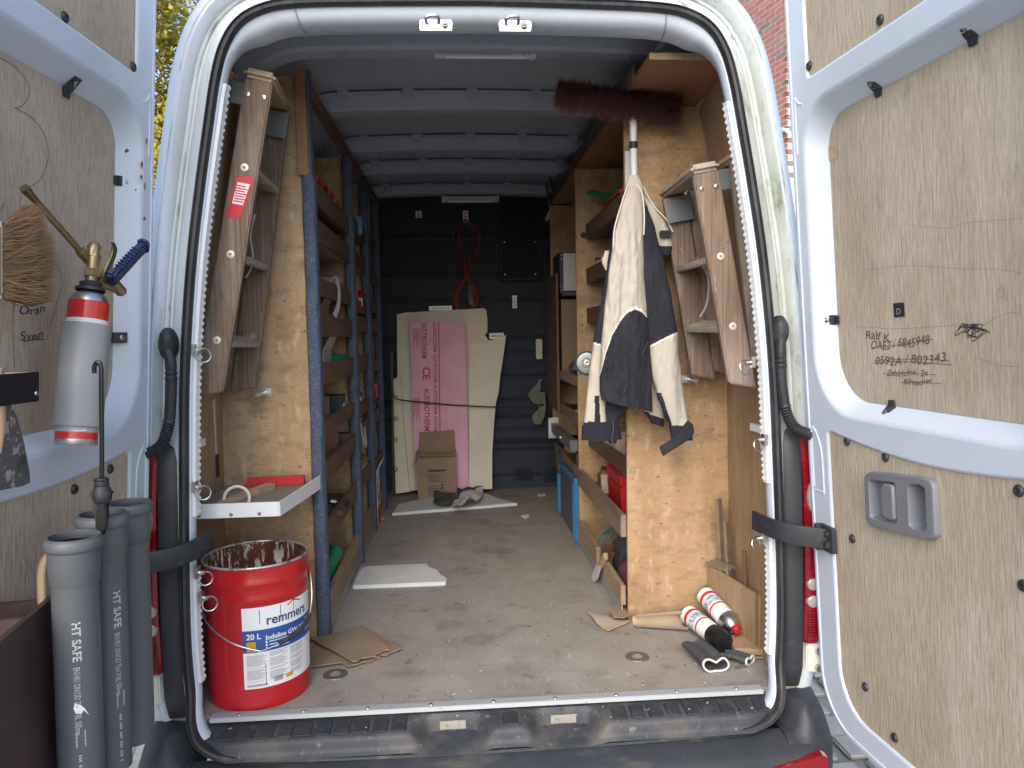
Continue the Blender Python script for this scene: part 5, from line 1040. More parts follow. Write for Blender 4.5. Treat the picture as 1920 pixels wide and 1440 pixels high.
for k, (z, nm_) in enumerate(((2.150,'top'),(1.942,'second'),(1.757,'third'),(1.39,'fourth'),(1.17,'fifth'))):
    for q_, y in enumerate((1.22,1.38) if k == 0 else (.70,1.08,1.38) if k == 1 else (.68,.86,1.04,1.22,1.38)):
        if k == 0: continue
        stock('%s shelf behind the jacket, %s item along' % (nm_, ['first','second','third','fourth','fifth'][q_]), .615+random.uniform(-.015,.02), y, z-.0515, .11)
for q_, y in enumerate((1.05,1.22,1.40)): stock('low right shelf beyond the red case, %s item along' % ['first','second','third'][q_], .60, y+.03, .9215, .13, 1.3)
for q_, y in enumerate((1.62,1.80,2.30)): stock('inner right shelf over the blue crate, %s item along' % ['first','second','third'][q_], .58, y, .9405, .12)
# ------------------------------------------------------------------ things in the right-hand shelves
case('tool_case', 'bright red plastic tool case on the low right shelf', 'case', (.625,.92,.921), .085,.14,.165, redpl)
case('sorting_bin', 'orange-red bin on the top right shelf under a green one', 'bin', (.64,.98,2.098), .08,.14,.10, orpl, handle=False)
t = thing('green_dustpan', 'green plastic dustpan on the top right shelf behind the red bin', 'dustpan', (.66,1.15,2.20))
obj('pan', MB().hexa([(.58,1.02,2.200),(.80,1.02,2.200),(.80,1.28,2.200),(.58,1.28,2.200),(.58,1.02,2.225),(.80,1.02,2.225),(.80,1.28,2.26),(.58,1.28,2.26)]), greenpl, t, bevel=.004); obj('handle', MB().tube([(.60,1.28,2.24),(.555,1.34,2.27),(.535,1.37,2.275)], .013, 10), greenpl, t)
case('sorting_bin', 'small red bin behind the jacket collar on the second right shelf', 'bin', (.62,.95,1.89), .06,.10,.08, redpl, handle=False)
t = thing('pipe_clamp', 'black round clamp on the second right shelf', 'clamp', (.56,1.22,1.89)); obj('band', MB().torus((.585,1.20,1.922), (.5,-1,.2), .026, .006, 20, 8), blackpl, t); obj('lug', MB().box((.575,1.19,1.89),(.595,1.21,1.90)), steel, t)
# grinder disc hung on the upright
c = at(1098,681,Y=1.46); t = thing('cutting_disc', 'round steel cutting disc with blue rim hung on the inner upright', 'disc', c-V((0,0,.058)))
obj('disc', MB().lathe(c+V((.012,.03,0)), (-.15,-1,0), [(.001,.004),(.022,.004),(.024,.002),(.046,.002),(.050,.001)], 36), M('disc_steel', (.42,.42,.40), [((.25,.25,.24), 20, .4, .7, (1,1,1), .6)], rough=.4, metal=.7), t); obj('rim', MB().torus(c+V((.012,.03,0)), (-.15,-1,0), .053, .005, 40, 8), M('blue_rim', (.05,.13,.22), rough=.4), t); obj('hub', MB().lathe(c+V((.012,.026,0)), (-.15,-1,0), [(.018,0),(.016,.006),(.006,.008),(.001,.006)], 20), steel, t)
# white faced cabinet box
t = thing('white_fronted_box', 'dark framed box with plain white front in the inner right shelving', 'box', (.62,2.3,1.86))
wz0, wz1 = at(1055,550,Y=2.15).z, at(1055,472,Y=2.15).z
obj('shell', MB().box((.502,2.150,wz0),(.755,2.46,wz1)), bluegrip, t, bevel=.003); obj('front', MB().box((.522,2.147,wz0+.015),(.75,2.1495,wz1-.008)), M('white_laminate', (.62,.63,.65), rough=.4), t); obj('knob', MB().lathe((.690,2.1465,(wz0+wz1)/2), (0,-1,0), [(.014,0),(.018,.010),(.014,.022),(.001,.024)], 18), blackpl, t)
for z_ in (wz0+.02, wz0+.04, wz1-.02, wz1-.04): obj('rivet', MB().lathe((.512,2.1495,z_), (0,-1,0), [(.004,0),(.003,.002),(.001,.002)], 8), steel, t)
obj('box_ledge', MB().box((.512,2.10,wz0-.014),(.759,2.479,wz0-.001)), shelfw, rs)
obj('foil_roll', blob((.62,1.98,1.452), (.10,.06,.055), 5, .12), foil, label='crumpled silver foil roll on the inner right shelf', cat='foil')
carton('cardboard_sheet_box', 'tall brown cardboard box in the inner right shelving', (.625,2.33,1.396), .11,.12,.44, card, 0, False)
t = thing('drill_bits_pouch', 'small black tool pouch with metal bits on inner right shelf', 'pouch', (.56,1.75,1.21)); obj('pouch', MB().box((.53,1.70,1.2105),(.62,1.86,1.262)), blackpl, t, bevel=.008)
for k in range(3): obj('bit', MB().cyl((.505+.008*k,1.72+.04*k,1.236),(.535+.008*k,1.72+.04*k,1.24),.006,8), steel, t)
obj('grey_trowel', MB().prism([(.515,1.56,1.2105),(.60,1.56,1.2105),(.60,1.68,1.2105),(.53,1.68,1.2105)], (0,0,.006)), steel, label='small grey metal plate lying on inner right shelf', cat='plate', bevel=.001)
t = thing('metal_bracket', 'grey steel box bracket with round knob below the inner right shelf', 'bracket', at(1060,830,X=.47))
obj('box_section', MB().box((.455,1.53,1.065),(.490,2.28,1.120)), M('grey_steel_paint', (.10,.12,.14), rough=.45), t, bevel=.002); obj('knob', MB().lathe((.4545,1.86,1.09), (-1,0,0), [(.012,0),(.012,.008),(.005,.012),(.001,.012)], 14), steel, t); obj('end_plate', MB().box((.44,2.281,1.03),(.50,2.286,1.15)), steel, t)
# blue crate
cx0, cx1, cy0, cy1, z0, z1 = .488,.745,1.56,2.22,.602,.925
t = thing('blue_crate', 'blue plastic crate under the inner right shelves', 'crate', ((cx0+cx1)/2,(cy0+cy1)/2,z0))
for nm_, a, b in (('side', (cx0,cy0+.006,z0+.006),(cx0+.005,cy1-.006,z1)), ('side', (cx1-.005,cy0+.006,z0+.006),(cx1,cy1-.006,z1)), ('end', (cx0,cy0,z0+.006),(cx1,cy0+.005,z1)), ('end', (cx0,cy1-.005,z0+.006),(cx1,cy1,z1)), ('base', (cx0+.006,cy0+.006,z0),(cx1-.006,cy1-.006,z0+.005))): obj(nm_, MB().box(a, b), bluesh if nm_ == 'side' else bluecr, t)
mb = MB(); [mb.box(*q) for q in (((cx0-.012,cy0-.012,z1-.028),(cx0-.0005,cy1+.012,z1+.004)), ((cx1+.0005,cy0-.012,z1-.028),(cx1+.012,cy1+.012,z1+.004)), ((cx0-.0005,cy0-.012,z1-.028),(cx1,cy0-.0005,z1+.004)))]; obj('rim', mb, bluecr, t, bevel=.003)
for y in (cy0-.002, cy0+.06, cy1-.07, cy1-.012): obj('corner_rib', MB().box((cx0-.010,y,z0+.01),(cx0-.0005,y+.016,z1-.029)), bluecr, t, bevel=.002)
obj('rag', blob((.497,2.17,.90), (.030,.075,.085), 7, .35), darkcl, label='dark rag draped over the corner of the blue crate', cat='rag')
obj('paper_sheet', MB().prism([(.505,1.62,.94),(.60,1.60,.945),(.62,1.76,.965),(.51,1.80,.955)], (0,0,.002)), paper, label='crumpled white paper lying on top of the blue crate', cat='paper')
# crate in the lower right bay: brushes and rags
obj('bundle', blob((.60,.82,.67), (.07,.11,.065), 9, .3), M('maroon_rag', (.13,.035,.05), rough=.9), label='maroon rag in the low right crate', cat='rag')
obj('bundle', blob((.61,1.02,.69), (.07,.09,.09), 12, .3), darkcl, label='dark grey rag in the low right crate', cat='rag')
t = thing('wire_reel', 'pale green coiled cable in the low right crate', 'coil', (.585,1.22,.61))
for k in range(6): obj('turn', MB().torus((.578+.006*k,1.20+.006*k,.705+.004*k), (-.5,-1,.35), .052-.004*k, .0055, 24, 6), M('green_grey_cable', (.10,.16,.14), rough=.5), t)
t = thing('dust_brush', 'brown bristle brush with white wrapped handle hanging over the low right crate', 'brush', at(1110,1090,X=.478))
a_, b_ = at(1128,1052,X=.470), at(1108,1098,X=.470)
obj('handle', MB().prism([at(1120,1058,X=.474),at(1128,1062,X=.474),at(1122,1085,X=.472),at(1104,1104,X=.470),at(1098,1094,X=.470),at(1112,1078,X=.472)], (-.006,0,0)), M('white_wrap', (.60,.62,.66), rough=.6), t, bevel=.002)
obj('ferrule', MB().beam(at(1125,1062,X=.478), at(1136,1042,X=.49), .03, .018, (0,1,0)), ladw2, t, bevel=.003)
random.seed(4); mb = MB(); c = at(1132,1045,X=.488); c2 = at(1140,1014,X=.52)
for i in range(900):
    q = c+V((random.uniform(-.010,.010), random.uniform(-.022,.022), random.uniform(-.01,.01))); e = c2+V((random.gauss(0,.018), random.gauss(0,.034), random.gauss(0,.012))); mb.add([q-V((0,.0006,0)), q+V((0,.0006,0)), e], [(0,1,2)])
obj('bristles', mb, bristle, t, smooth=0, kind='stuff', calc=False)
# ply box and aluminium profiles by the right jamb
t = thing('scrap_box', 'narrow plywood box of offcuts against the right jamb', 'box', (.845,.42,.602))
p0 = at(1358,1065,Y=.50); 
obj('front_board', MB().hexa([(.796,.525,.602),(.846,.215,.602),(.854,.220,.602),(.806,.530,.602),(.796,.525,.80),(.846,.215,.80),(.854,.220,.80),(.806,.530,.80)]), plys, t, bevel=.001); obj('end_board', MB().box((.8545,.208,.602),(.868,.222,.795)), plys, t, bevel=.001)
for i, (a, b, lb) in enumerate((((.826,.42,.61),(.822,.47,1.05),'tall aluminium profile standing in the plywood box'), ((.836,.38,.61),(.832,.42,.98),'aluminium profile leaning beside a taller one in the box'))):
    a, b = V(a), V(b); mb = MB(); mb.beam(a, b, .016, .004, (1,.3,0)); mb.beam(a+V((-.008,.006,0)), b+V((-.008,.006,0)), .004, .014, (1,.3,0)); obj('metal_profile', mb, steel, label=lb, cat='profile')
obj('rusty_bar', MB().cyl((.852,.30,.61),(.848,.31,.91),.0065,8), M('rust', (.16,.07,.04), [((.07,.035,.025), 20, .4, .66, (1,1,1), .7)], rough=.8), label='rusty round bar standing in the plywood box', cat='bar')
for k in range(3): obj('clamp_rail', MB().beam((.790+.006*k,.52-.03*k,.808+.014*k), (.835+.004*k,.43-.03*k,.808+.014*k), .012, .012, (0,0,1)), steel, label=('lowest','middle','uppermost')[k]+' grey clamp rail lying across the plywood box', cat='rail', group='clamp rails on the plywood box', bevel=.001)
# spray foam cans
def can(nm_, lb, tip, tail, r, mats, cap, red=None):
    tip, tail = V(tip), V(tail); ax = tip-tail; H_ = ax.length; ax.normalize(); t = thing(nm_, lb, 'can', tail-V((0,0,r)))
    obj('tin', MB().lathe(tail, ax, [(.001,.004),(r*.8,.004),(r,0),(r*1.03,.003),(r,.008)], 28), steel, t)
    obj('print', MB().lathe(tail, ax, [(r,.008),(r,H_*.70)], 28), mats, t)
    for k, (h0, h1, m_) in enumerate(((.03,.045,redp),(.10,.108,redp),(.055,.09,M('print_mix', (.55,.57,.62), [((.12,.14,.3), 90, .5, .56, (1,1,1), .8)], rough=.4)))): obj('printed_band', MB().lathe(tail, ax, [(r*1.004,h0),(r*1.004,h1)], 28), m_, t)
    if cap: obj('cap', MB().lathe(tail, ax, [(r,H_*.70),(r*1.03,H_*.705),(r*1.03,H_*.96),(r*.9,H_),(.001,H_)], 28), cap, t)
    else:
        obj('dome', MB().lathe(tail, ax, [(r*1.02,H_*.70),(r*1.03,H_*.72),(r*.96,H_*.80),(r*.7,H_*.88),(r*.45,H_*.92)], 28), steel, t); obj('valve', MB().lathe(tail, ax, [(r*.46,H_*.91),(r*.46,H_*.97),(r*.3,H_*1.0),(.001,H_*1.0)], 20), redpl, t)
can('foam_can', 'foam can with black cap lying beside red-nozzled can', (.755,.235,.634), (.702,.455,.650), .033, paper, M('black_cap', (.012,.012,.014), rough=.3))
can('foam_can', 'grey domed foam can with red nozzle leaning on the plywood box', (.808,.262,.660), (.772,.485,.705), .033, paper, None)
# grey rubber boots of hose near the jamb
def hose_piece(lb, pts, r, end):
    t = thing('rubber_sleeve', lb, 'sleeve', pts[0]-V((0,0,r))); p = cat_rom(pts, 5); mb = MB(); L = []
    for i, c in enumerate(p):
        tt = (p[min(i+1,len(p)-1)]-p[max(i-1,0)]).normalized(); sd_ = tt.cross(V((0,0,1))).normalized(); u_ = sd_.cross(tt)
        L.append([c+sd_*math.cos(a)*r*1.25*(1-.1*math.sin(2*a))+u_*(math.sin(a)*r*(.62+.25*abs(math.cos(a)))*(1-.35*i/len(p))-(.42*r*math.exp(-(math.cos(a)/.38)**2) if math.sin(a) > 0 else 0)*(1-.5*i/len(p))) for a in [2*math.pi*k/24 for k in range(24)]])
    mb.loft(L); mb.loft([[c+(q-c)*.86 for q in lp] for c, lp in zip(p[:6], L[:6])]); obj('sleeve_body', mb, darkcl, t); c = p[0]; obj('sleeve_edge', MB().tube([c+(q-c)*.95 for q in L[0]], .0035, 6, closed=True), end, t)
hose_piece('grey rubber sleeve with pale flattened mouth on the load floor', [V((.680,.105,.626)), V((.675,.16,.628)), V((.668,.215,.628)), V((.66,.26,.626))], .034, piping)
hose_piece('small dark sleeve lying between jamb and foam cans', [V((.800,.140,.618)), V((.770,.175,.62)), V((.74,.195,.618))], .020, piping)
obj('wood_offcut', MB().hexa([(.775,.20,.6025),(.88,.17,.6025),(.87,.30,.6025),(.79,.31,.6025),(.775,.20,.632),(.88,.17,.632),(.87,.30,.632),(.79,.31,.632)]), cratew, label='brown wood block on the floor below the red-nozzled can', cat='offcut', bevel=.002)
obj('bent_rod', MB().tube(cat_rom([V((.745,.12,.607)),V((.79,.13,.612)),V((.82,.16,.62)),V((.835,.14,.63))], 4), .003, 6), steel, label='thin bent metal rod lying by the right jamb', cat='rod')
# torn cardboard by the right panel
def curl(nm_, lb, outline, z, mat, th=.004, amp=.012, seed=1):
    mb = MB(); 
    def P(x, y): return at(x, y, Z=z)
    n = 26; xs = [p[0] for p in outline]; 
    pts = []
    q = [P(*p) for p in outline]; c = sum(q, V())/len(q)
    bm = bmesh.new(); vs = [bm.verts.new(p) for p in q]; bm.faces.new(vs); bmesh.ops.triangulate(bm, faces=bm.faces[:]); bmesh.ops.subdivide_edges(bm, edges=bm.edges[:], cuts=4, use_grid_fill=True)
    bm.verts.index_update(); V_ = []
    for v in bm.verts:
        k = noise.noise(V((v.co.x*9+seed, v.co.y*9, seed))); V_.append(v.co+V((0,0,amp*max(0,.5+k))))
    F = [tuple(v.index for v in f.verts) for f in bm.faces]; edges = [(e.verts[0].index, e.verts[1].index) for e in bm.edges if len(e.link_faces) == 1]; bm.free()
    n = len(V_); mb.add(V_+[v+V((0,0,th)) for v in V_], [tuple(reversed(f)) for f in F]+[tuple(i+n for i in f) for f in F]+[(a, b, b+n, a+n) for a, b in edges])
    return obj(nm_, mb, mat, label=lb, cat='cardboard', smooth=30)
def jag(a, b, n, amp, seed):
    random.seed(seed); out = []
    for i in range(1, n): t = i/n; out.append((a[0]+(b[0]-a[0])*t+random.uniform(-amp,amp), a[1]+(b[1]-a[1])*t+random.uniform(-amp*.6,amp*.6)))
    return out
curl('cardboard_scrap', 'torn brown cardboard sheet lying beside the red pail', [(575,1200),(640,1192),(680,1177),(705,1190),(752,1222)]+jag((752,1222),(655,1256),14,4,1)+[(655,1256),(640,1248),(600,1253),(572,1253)], .6015, card, .004, .010, 2)
curl('cardboard_scrap', 'second torn cardboard layer lying on a wider one beside the pail', [(580,1198),(690,1180),(722,1212),(730,1222)]+jag((730,1222),(660,1244),10,4,4)+[(660,1244),(600,1212)], .617, card, .004, .008, 5)
curl('paper_scrap', 'folded pale cardboard tongue on the floor before the right panel', [(1100,1150),(1140,1160),(1180,1168)]+jag((1180,1168),(1140,1186),5,2,6)+[(1140,1186),(1118,1172)], .602, cardl, .003, .012, 7)
mb = MB(); A = V((.520,.485,.602)); B = V((.690,.440,.602)); L = []
for i in range(13):
    t = i/12; c = A.lerp(B, t)+V((0,0,.020+.012*t)); r_ = .020+.014*t; L.append([c+V((.15*math.sin(a)*r_, math.cos(a)*r_*1.3, math.sin(a)*r_*.9)) for a in [R(-160+270*k/16) for k in range(17)]])
mb.loft(L, closed=False); mb.loft([[p+V((0,0,.002)) for p in l] for l in L], closed=False); obj('cardboard_roll', mb, cardl, label='half unrolled pale cardboard tube against the right panel foot', cat='cardboard')
curl('cardboard_scrap', 'small crumpled tan cardboard piece at the end of the tube', [(1142,1150),(1158,1142),(1178,1146),(1185,1158),(1170,1166),(1150,1164)], .612, card, .003, .02, 9)
obj('cigarette_paper', MB().prism([at(1008,927,Z=.599), at(1023,926,Z=.599), at(1023,930,Z=.599), at(1009,931,Z=.599)], (0,0,.002)), paper, label='tiny white paper slip on the floor by the bulkhead', cat='paper')
obj('paper_bit', MB().prism([at(976,968,Z=.599), at(990,965,Z=.599), at(993,969,Z=.599), at(985,974,Z=.599)], (0,0,.003)), paper, label='tiny grey paper crumb on the floor beside the blue crate', cat='paper')

# crumbs and splinters on the load floor and step
random.seed(77); mb = MB()
for i in range(230):
    y = .03+1.35*random.random()**1.7; x = random.uniform(-.52,.85 if y < .5 else .47); a = random.uniform(0,6.28); l = random.uniform(.001,.0045); w_ = random.uniform(.0005,.0014)
    if i % 6 == 0: y = random.uniform(-.085,-.035); x = random.uniform(-.72,.72)
    z = .6004 if y > 0 else .5868-.008*(-y-.03)/.06
    e = V((math.cos(a)*l, math.sin(a)*l, 0)); q = V((-math.sin(a)*w_, math.cos(a)*w_, 0)); c = V((x,y,z)); mb.obox(c+V((0,0,.0006)), e, q, V((0,0,.0006)), (0,1,1,2,1)[i % 5])
obj('floor_debris', mb, [cardl, M('dark_crumb', (.05,.038,.03)), M('white_crumb', (.6,.58,.54))], kind='stuff', label='crumbs and wood splinters scattered on the load floor', cat='debris')
# ================================================================== far end
def slab2(nm_, lb, poly, Y, th, mat, lean=.0, catg='board', bev=.002):
    """upright board: outline through the pixels on plane Y, leaning back by 'lean' per metre"""
    q = []
    for px, py in poly:
        p = at(px, py, Y=Y); p = at(px, py, Y=Y+lean*(p.z-.6)); q.append(p)
    return obj(nm_, MB().prism(q, (0,th,0)), mat, label=lb, cat=catg, bevel=bev)
slab2('insulation_board', 'cream insulation board with cut corner leaning on the bulkhead behind the pink one', [(744,590),(760,586),(908,578),(912,582),(914,600),(914,622),(909,628),(916,638),(917,660),(905,905),(760,922)]+[(746,924)], 2.86, .03, foamw, .04)
slab2('insulation_board', 'cream insulation offcut with slanting top right of the pink board', [(880,646),(934,635),(949,628),(945,660),(938,705),(935,735),(930,755),(926,800),(923,850),(923,917),(879,918)], 2.825, .03, foamw, .025)
slab2('insulation_board', 'narrow cream insulation offcut at the dark cord, left of the carton', [(735,712),(752,704),(754,760),(760,830),(768,922),(742,926),(738,800)], 2.80, .03, foamw, .02)
pk = thing('pink_insulation_board', 'pink insulation board with red vertical lettering leaning on the bulkhead', 'board', at(825,918,Y=2.79))
q = [at(px, py, Y=2.79+.02*k) for px, py, k in ((768,606,1.1),(772,604,1.1),(868,603,1.1),(872,607,1.1),(879,918,0),(779,918,0))]
obj('foam_sheet', MB().prism(q, (0,.03,0)), foamp, pk, bevel=.002)
def pkp(px, py): k = (918-py)/315*1.1; p = at(px, py, Y=2.79+.02*k); return p-V((0,.0012,0))
mb = MB()
def vtext(s_, x, y0, y1, w_): # reads downwards
    L_ = TXT[s_][2]; put_text(mb, s_, lambda a, b: pkp(x+b*w_+(y0+a*(y1-y0)/L_-606)*.010, y0+a*(y1-y0)/L_))
vtext('AUSTROTHERM', 790, 606, 672, 14); vtext('AUSTROTHERM', 794, 728, 808, 14); vtext('CE', 792, 688, 712, 20)
for y0, y1 in ((606,660),(664,718),(722,776),(780,812)): vtext('AUSTROTHERM', 812, y0, y1, 9)
mb.add([pkp(821.5,605),pkp(823.5,605),pkp(826,812),pkp(824,812)], [(0,1,2,3)])
for k in range(7): 
    for y0, y1 in ((616,655),(745,790)): mb.add([pkp(774+k*2,y0),pkp(774.8+k*2,y0),pkp(774.8+k*2+.4,y1-(k%3)*8),pkp(774+k*2+.4,y1-(k%3)*8)], [(0,1,2,3)])
obj('red_print', mb, M('board_red_print', (.42,.03,.10), rough=.6), pk)
# carton
c = at(818,930,Z=.600); bx_ = thing('brown_carton', 'brown carton with raised flap in front of the pink board', 'carton', (c.x,2.72,.6))
X0, X1, Y0, Y1 = at(783,900,Y=2.66).x, at(856,900,Y=2.66).x, 2.66, 2.775; zt = at(818,848,Y=2.66).z
for nm_, a, b in (('front', (X0,Y0,.602),(X1,Y0+.005,zt)), ('back', (X0,Y1-.005,.602),(X1,Y1,zt)), ('side', (X0,Y0+.0055,.602),(X0+.005,Y1-.0055,zt)), ('side', (X1-.005,Y0+.0055,.602),(X1,Y1-.0055,zt)), ('base', (X0+.0055,Y0+.0055,.602),(X1-.0055,Y1-.0055,.607))): obj(nm_, MB().box(a, b), card, bx_)
obj('flap', MB().prism([(X0+.005,Y1-.008,zt+.001),(X1-.002,Y1-.008,zt+.001),(X1-.008,Y1+.006,zt+.125),(X0+.012,Y1+.006,zt+.115)], (0,.004,0)), card, bx_); obj('flap', MB().prism([(X0-.001,Y0,zt),(X0-.001,Y1,zt),(X0-.03,Y1-.01,zt-.09),(X0-.03,Y0+.01,zt-.10)], (-.003,0,0)), card, bx_)
obj('flap', MB().prism([(X0+.004,Y0-.001,zt),(X1-.004,Y0-.001,zt),(X1-.01,Y0-.03,zt-.022),(X0+.01,Y0-.035,zt-.02)], (0,-.003,0)), card, bx_)
mb = MB(); W_ = X1-X0
def cbar(a0, a1, z0, z1): mb.add([(X0+W_*a0,Y0-.0008,z0),(X0+W_*a1,Y0-.0008,z0),(X0+W_*a1,Y0-.0008,z1),(X0+W_*a0,Y0-.0008,z1)], [(0,1,2,3)])
cbar(.28,.74,.785,.798)
for k in range(6): cbar(.28,.50+.1*(k%3),.765-k*.009,.768-k*.009)
for k in range(5): cbar(.26,.55+.08*(k%4),.690-k*.013,.694-k*.013)
cbar(.60,.66,.692,.706); cbar(.60,.66,.672,.686)
obj('print', mb, M('box_print', (.05,.035,.025), rough=.8), bx_)
# foam slabs and rags on the floor
def slabf(lb, poly, th, mat, z=.6):
    return obj('foam_slab', MB().prism([at(px, py, Z=z+th) for px, py in poly], (0,0,-th+.0008)), mat, label=lb, cat='slab', bevel=.003)
slabf('white foam slab with broken end lying between the shelves', [(661,1098),(676,1066),(690,1061),(800,1056),(806,1064),(818,1066),(828,1078),(834,1080),(839,1086),(835,1091)], .018, foams)
slabf('long white foam slab lying before the carton with rag on it', [(735,962),(748,944),(860,922),(912,925),(934,934),(970,943),(900,949)], .018, foams)
curl('silver_sheet', 'crumpled silver sheet draped over the far foam slab', [(845,957),(862,940),(870,928),(906,922),(905,935),(885,948),(866,962)], .640, silverc, .003, .05, 3)['category'] = 'sheet'
curl('dark_rag', 'charcoal cloth lying on the far foam slab before the carton', [(812,945),(818,925),(832,921),(905,920),(870,938),(855,950),(824,953)], .622, darkcl, .004, .05, 6)['category'] = 'cloth'
# electrical box
A, B = at(936,391,Y=2.90), at(1013,525,Y=2.90); t = thing('wall_cabinet', 'flat dark cabinet with frame on the upper bulkhead', 'cabinet', ((A.x+B.x)/2,2.95,B.z))
obj('case', MB().box((A.x+.012,2.905,B.z+.012),(B.x-.012,2.96,A.z)), M('dark_cabinet', (.008,.011,.022), rough=.8), t, bevel=.003)
for a, b in (((A.x,2.90,B.z),(A.x+.0115,2.965,A.z)), ((B.x-.0115,2.90,B.z),(B.x,2.965,A.z)), ((A.x+.012,2.90,B.z),(B.x-.012,2.965,B.z+.0115))): obj('frame', MB().box(a, b), darkwall, t)
for x, z in ((A.x+.03,B.z+.04),(B.x-.03,B.z+.04),(A.x+.03,B.z+.25),(B.x-.03,B.z+.25)): obj('screw', MB().lathe((x,2.9045,z), (0,-1,0), [(.006,0),(.004,.003),(.001,.003)], 8), steel, t)
# zinc brackets on the bulkhead
for px, py, w_, h_, lb in ((873,406,.035,.075,'small zinc hanger plate at top of the bulkhead holding the red cable'),(965,566,.030,.085,'perforated zinc plate low beside the dark cabinet'),(826,578,.150,.030,'perforated zinc strip behind the cream board top'),(931,630,.095,.040,'perforated zinc plate on cut corner of the cream board'),(785,402,.04,.045,'small zinc clip at the upper left of the bulkhead')):
    c = at(px, py, Y=2.905 if py > 560 and px != 965 else 2.955); t = thing('zinc_plate', lb, 'bracket', c-V((0,0,h_/2))); 
    obj('plate', MB().box((c.x-w_/2,c.y-.004,c.z-h_/2),(c.x+w_/2,c.y,c.z+h_/2)), M('bright_zinc', (.72,.73,.72), rough=.5, metal=.2), t)
    for k in range(3 if max(w_, h_) < .09 else 6):
        n_ = 3 if max(w_, h_) < .09 else 6; a = (k+.5)/n_-.5; cc = V((c.x+(a*w_*.8 if w_ > h_ else 0), c.y-.0045, c.z+(0 if w_ > h_ else a*h_*.8))); obj('hole', MB().lathe(cc, (0,-1,0), [(.005,0),(.004,.0005),(.0005,.0005)], 10), blackp, t)
# red extension cable in a hank
t = thing('extension_cable', 'red extension cable hung in a figure-eight hank on the bulkhead', 'cable', at(878,585,Y=2.93))
random.seed(2)
for k in range(6):
    o_ = random.uniform(-7,7); xs = 860+o_; xe = 893+o_
    pts = [at(873+o_*.3,412,Y=2.945), at(xs-4,432+k*2,Y=2.94), at(xs,470,Y=2.935), at(872+o_*.5,510,Y=2.93-.004*k), at(886+k*2.2,550,Y=2.925), at(884+k*1.5,578,Y=2.925), at(872,592,Y=2.925), at(860-k*1.4,575,Y=2.925), at(862-k*2,550,Y=2.925), at(878+o_*.5,510,Y=2.925-.004*k), at(xe-2,465,Y=2.935), at(xe,432+k*2,Y=2.94), at(873+o_*.3,413,Y=2.947)]
    obj('loop', MB().tube(cat_rom(pts, 5), .0030, 6), cable, t)
obj('plug', MB().beam(at(880,535,Y=2.91), at(884,572,Y=2.91), .030, .028, (1,0,0)), blackpl, t, bevel=.006)
# olive strap bundle, bungee cord, hanging cord
t = thing('strap_bundle', 'olive strap bundle hanging at the right end of the bulkhead', 'strap', at(1010,795,Y=2.88))
random.seed(6)
for k in range(5):
    o_ = k*2.5; pts = [at(1016-o_*.6,712,Y=2.89), at(1003+o_,726,Y=2.88-.004*k), at(992+o_*1.5,740,Y=2.875), at(1002+o_,755,Y=2.87-.004*k), at(1012,765,Y=2.87), at(1000+o_*.8,780,Y=2.875), at(1004+o_,794,Y=2.88), at(1016-o_*.3,788,Y=2.875), at(1022-o_,765,Y=2.87), at(1020-o_,735,Y=2.88)]
    p = cat_rom(pts, 5); obj('strap_loop', MB().tube(p, .0065, 8), olive, t)
obj('tie', MB().torus(at(1011,758,Y=2.865), (0.1,-.2,1), .026, .005, 16, 6), blackpl, t)
obj('bungee_cord', MB().tube(cat_rom([at(736,690,Y=2.72), at(737,735,Y=2.72), at(744,748,Y=2.74), at(790,754,Y=2.765), at(860,760,Y=2.78), at(930,763,Y=2.80), at(985,761,Y=2.84), at(1018,758,Y=2.86)], 6), .0045, 8), blackpl, label='black elastic cord stretched across the insulation boards', cat='cord')
t = thing('hook_rail', 'dark vertical rail with small hooks left of the insulation boards', 'rail', at(736,925,Y=2.70)); obj('rail', MB().beam(at(735,660,Y=2.71), at(738,925,Y=2.71), .012, .012, (1,0,0)), blackpl, t)
for py in (690,745,785,825,880): obj('hook', MB().torus(at(742,py,Y=2.69), (.4,-1,.1), .011, .0028, 14, 6), M('black_steel', (.03,.03,.035)), t)
obj('white_socket', MB().box(at(1005,636,Y=2.90), at(1016,673,Y=2.94)), M('ivory_plastic', (.58,.55,.47)), label='small ivory switch box on the bulkhead beside the shelving', cat='switch', bevel=.004)
for px, py, lb in ((1022,370,'grey cable loop hanging from the overhead board by bulkhead'), (1036,385,'second grey cable loop hanging behind a shorter one')):
    obj('hanging_cable', MB().tube(cat_rom([at(px,330,Y=2.60), at(px+6,370,Y=2.62), at(px+14,420,Y=2.64), at(px+18,455,Y=2.66), at(px+26,420,Y=2.66), at(px+28,350,Y=2.64)], 6), .008, 8), M('grey_cable', (.10,.11,.12), rough=.6), label=lb, cat='cable')
t = thing('handlamp', 'pale hand lamp dangling beside the dark cabinet', 'lamp', at(1026,415,Y=2.5)); obj('lamp_body', MB().beam(at(1033,395,Y=2.5), at(1024,414,Y=2.5), .024, .02, (1,0,0)), tapem, t, bevel=.006); obj('lamp_cord', MB().tube(cat_rom([at(1033,396,Y=2.5), at(1040,375,Y=2.48), at(1034,345,Y=2.46), at(1030,325,Y=2.45)], 5), .004, 6), blackpl, t)
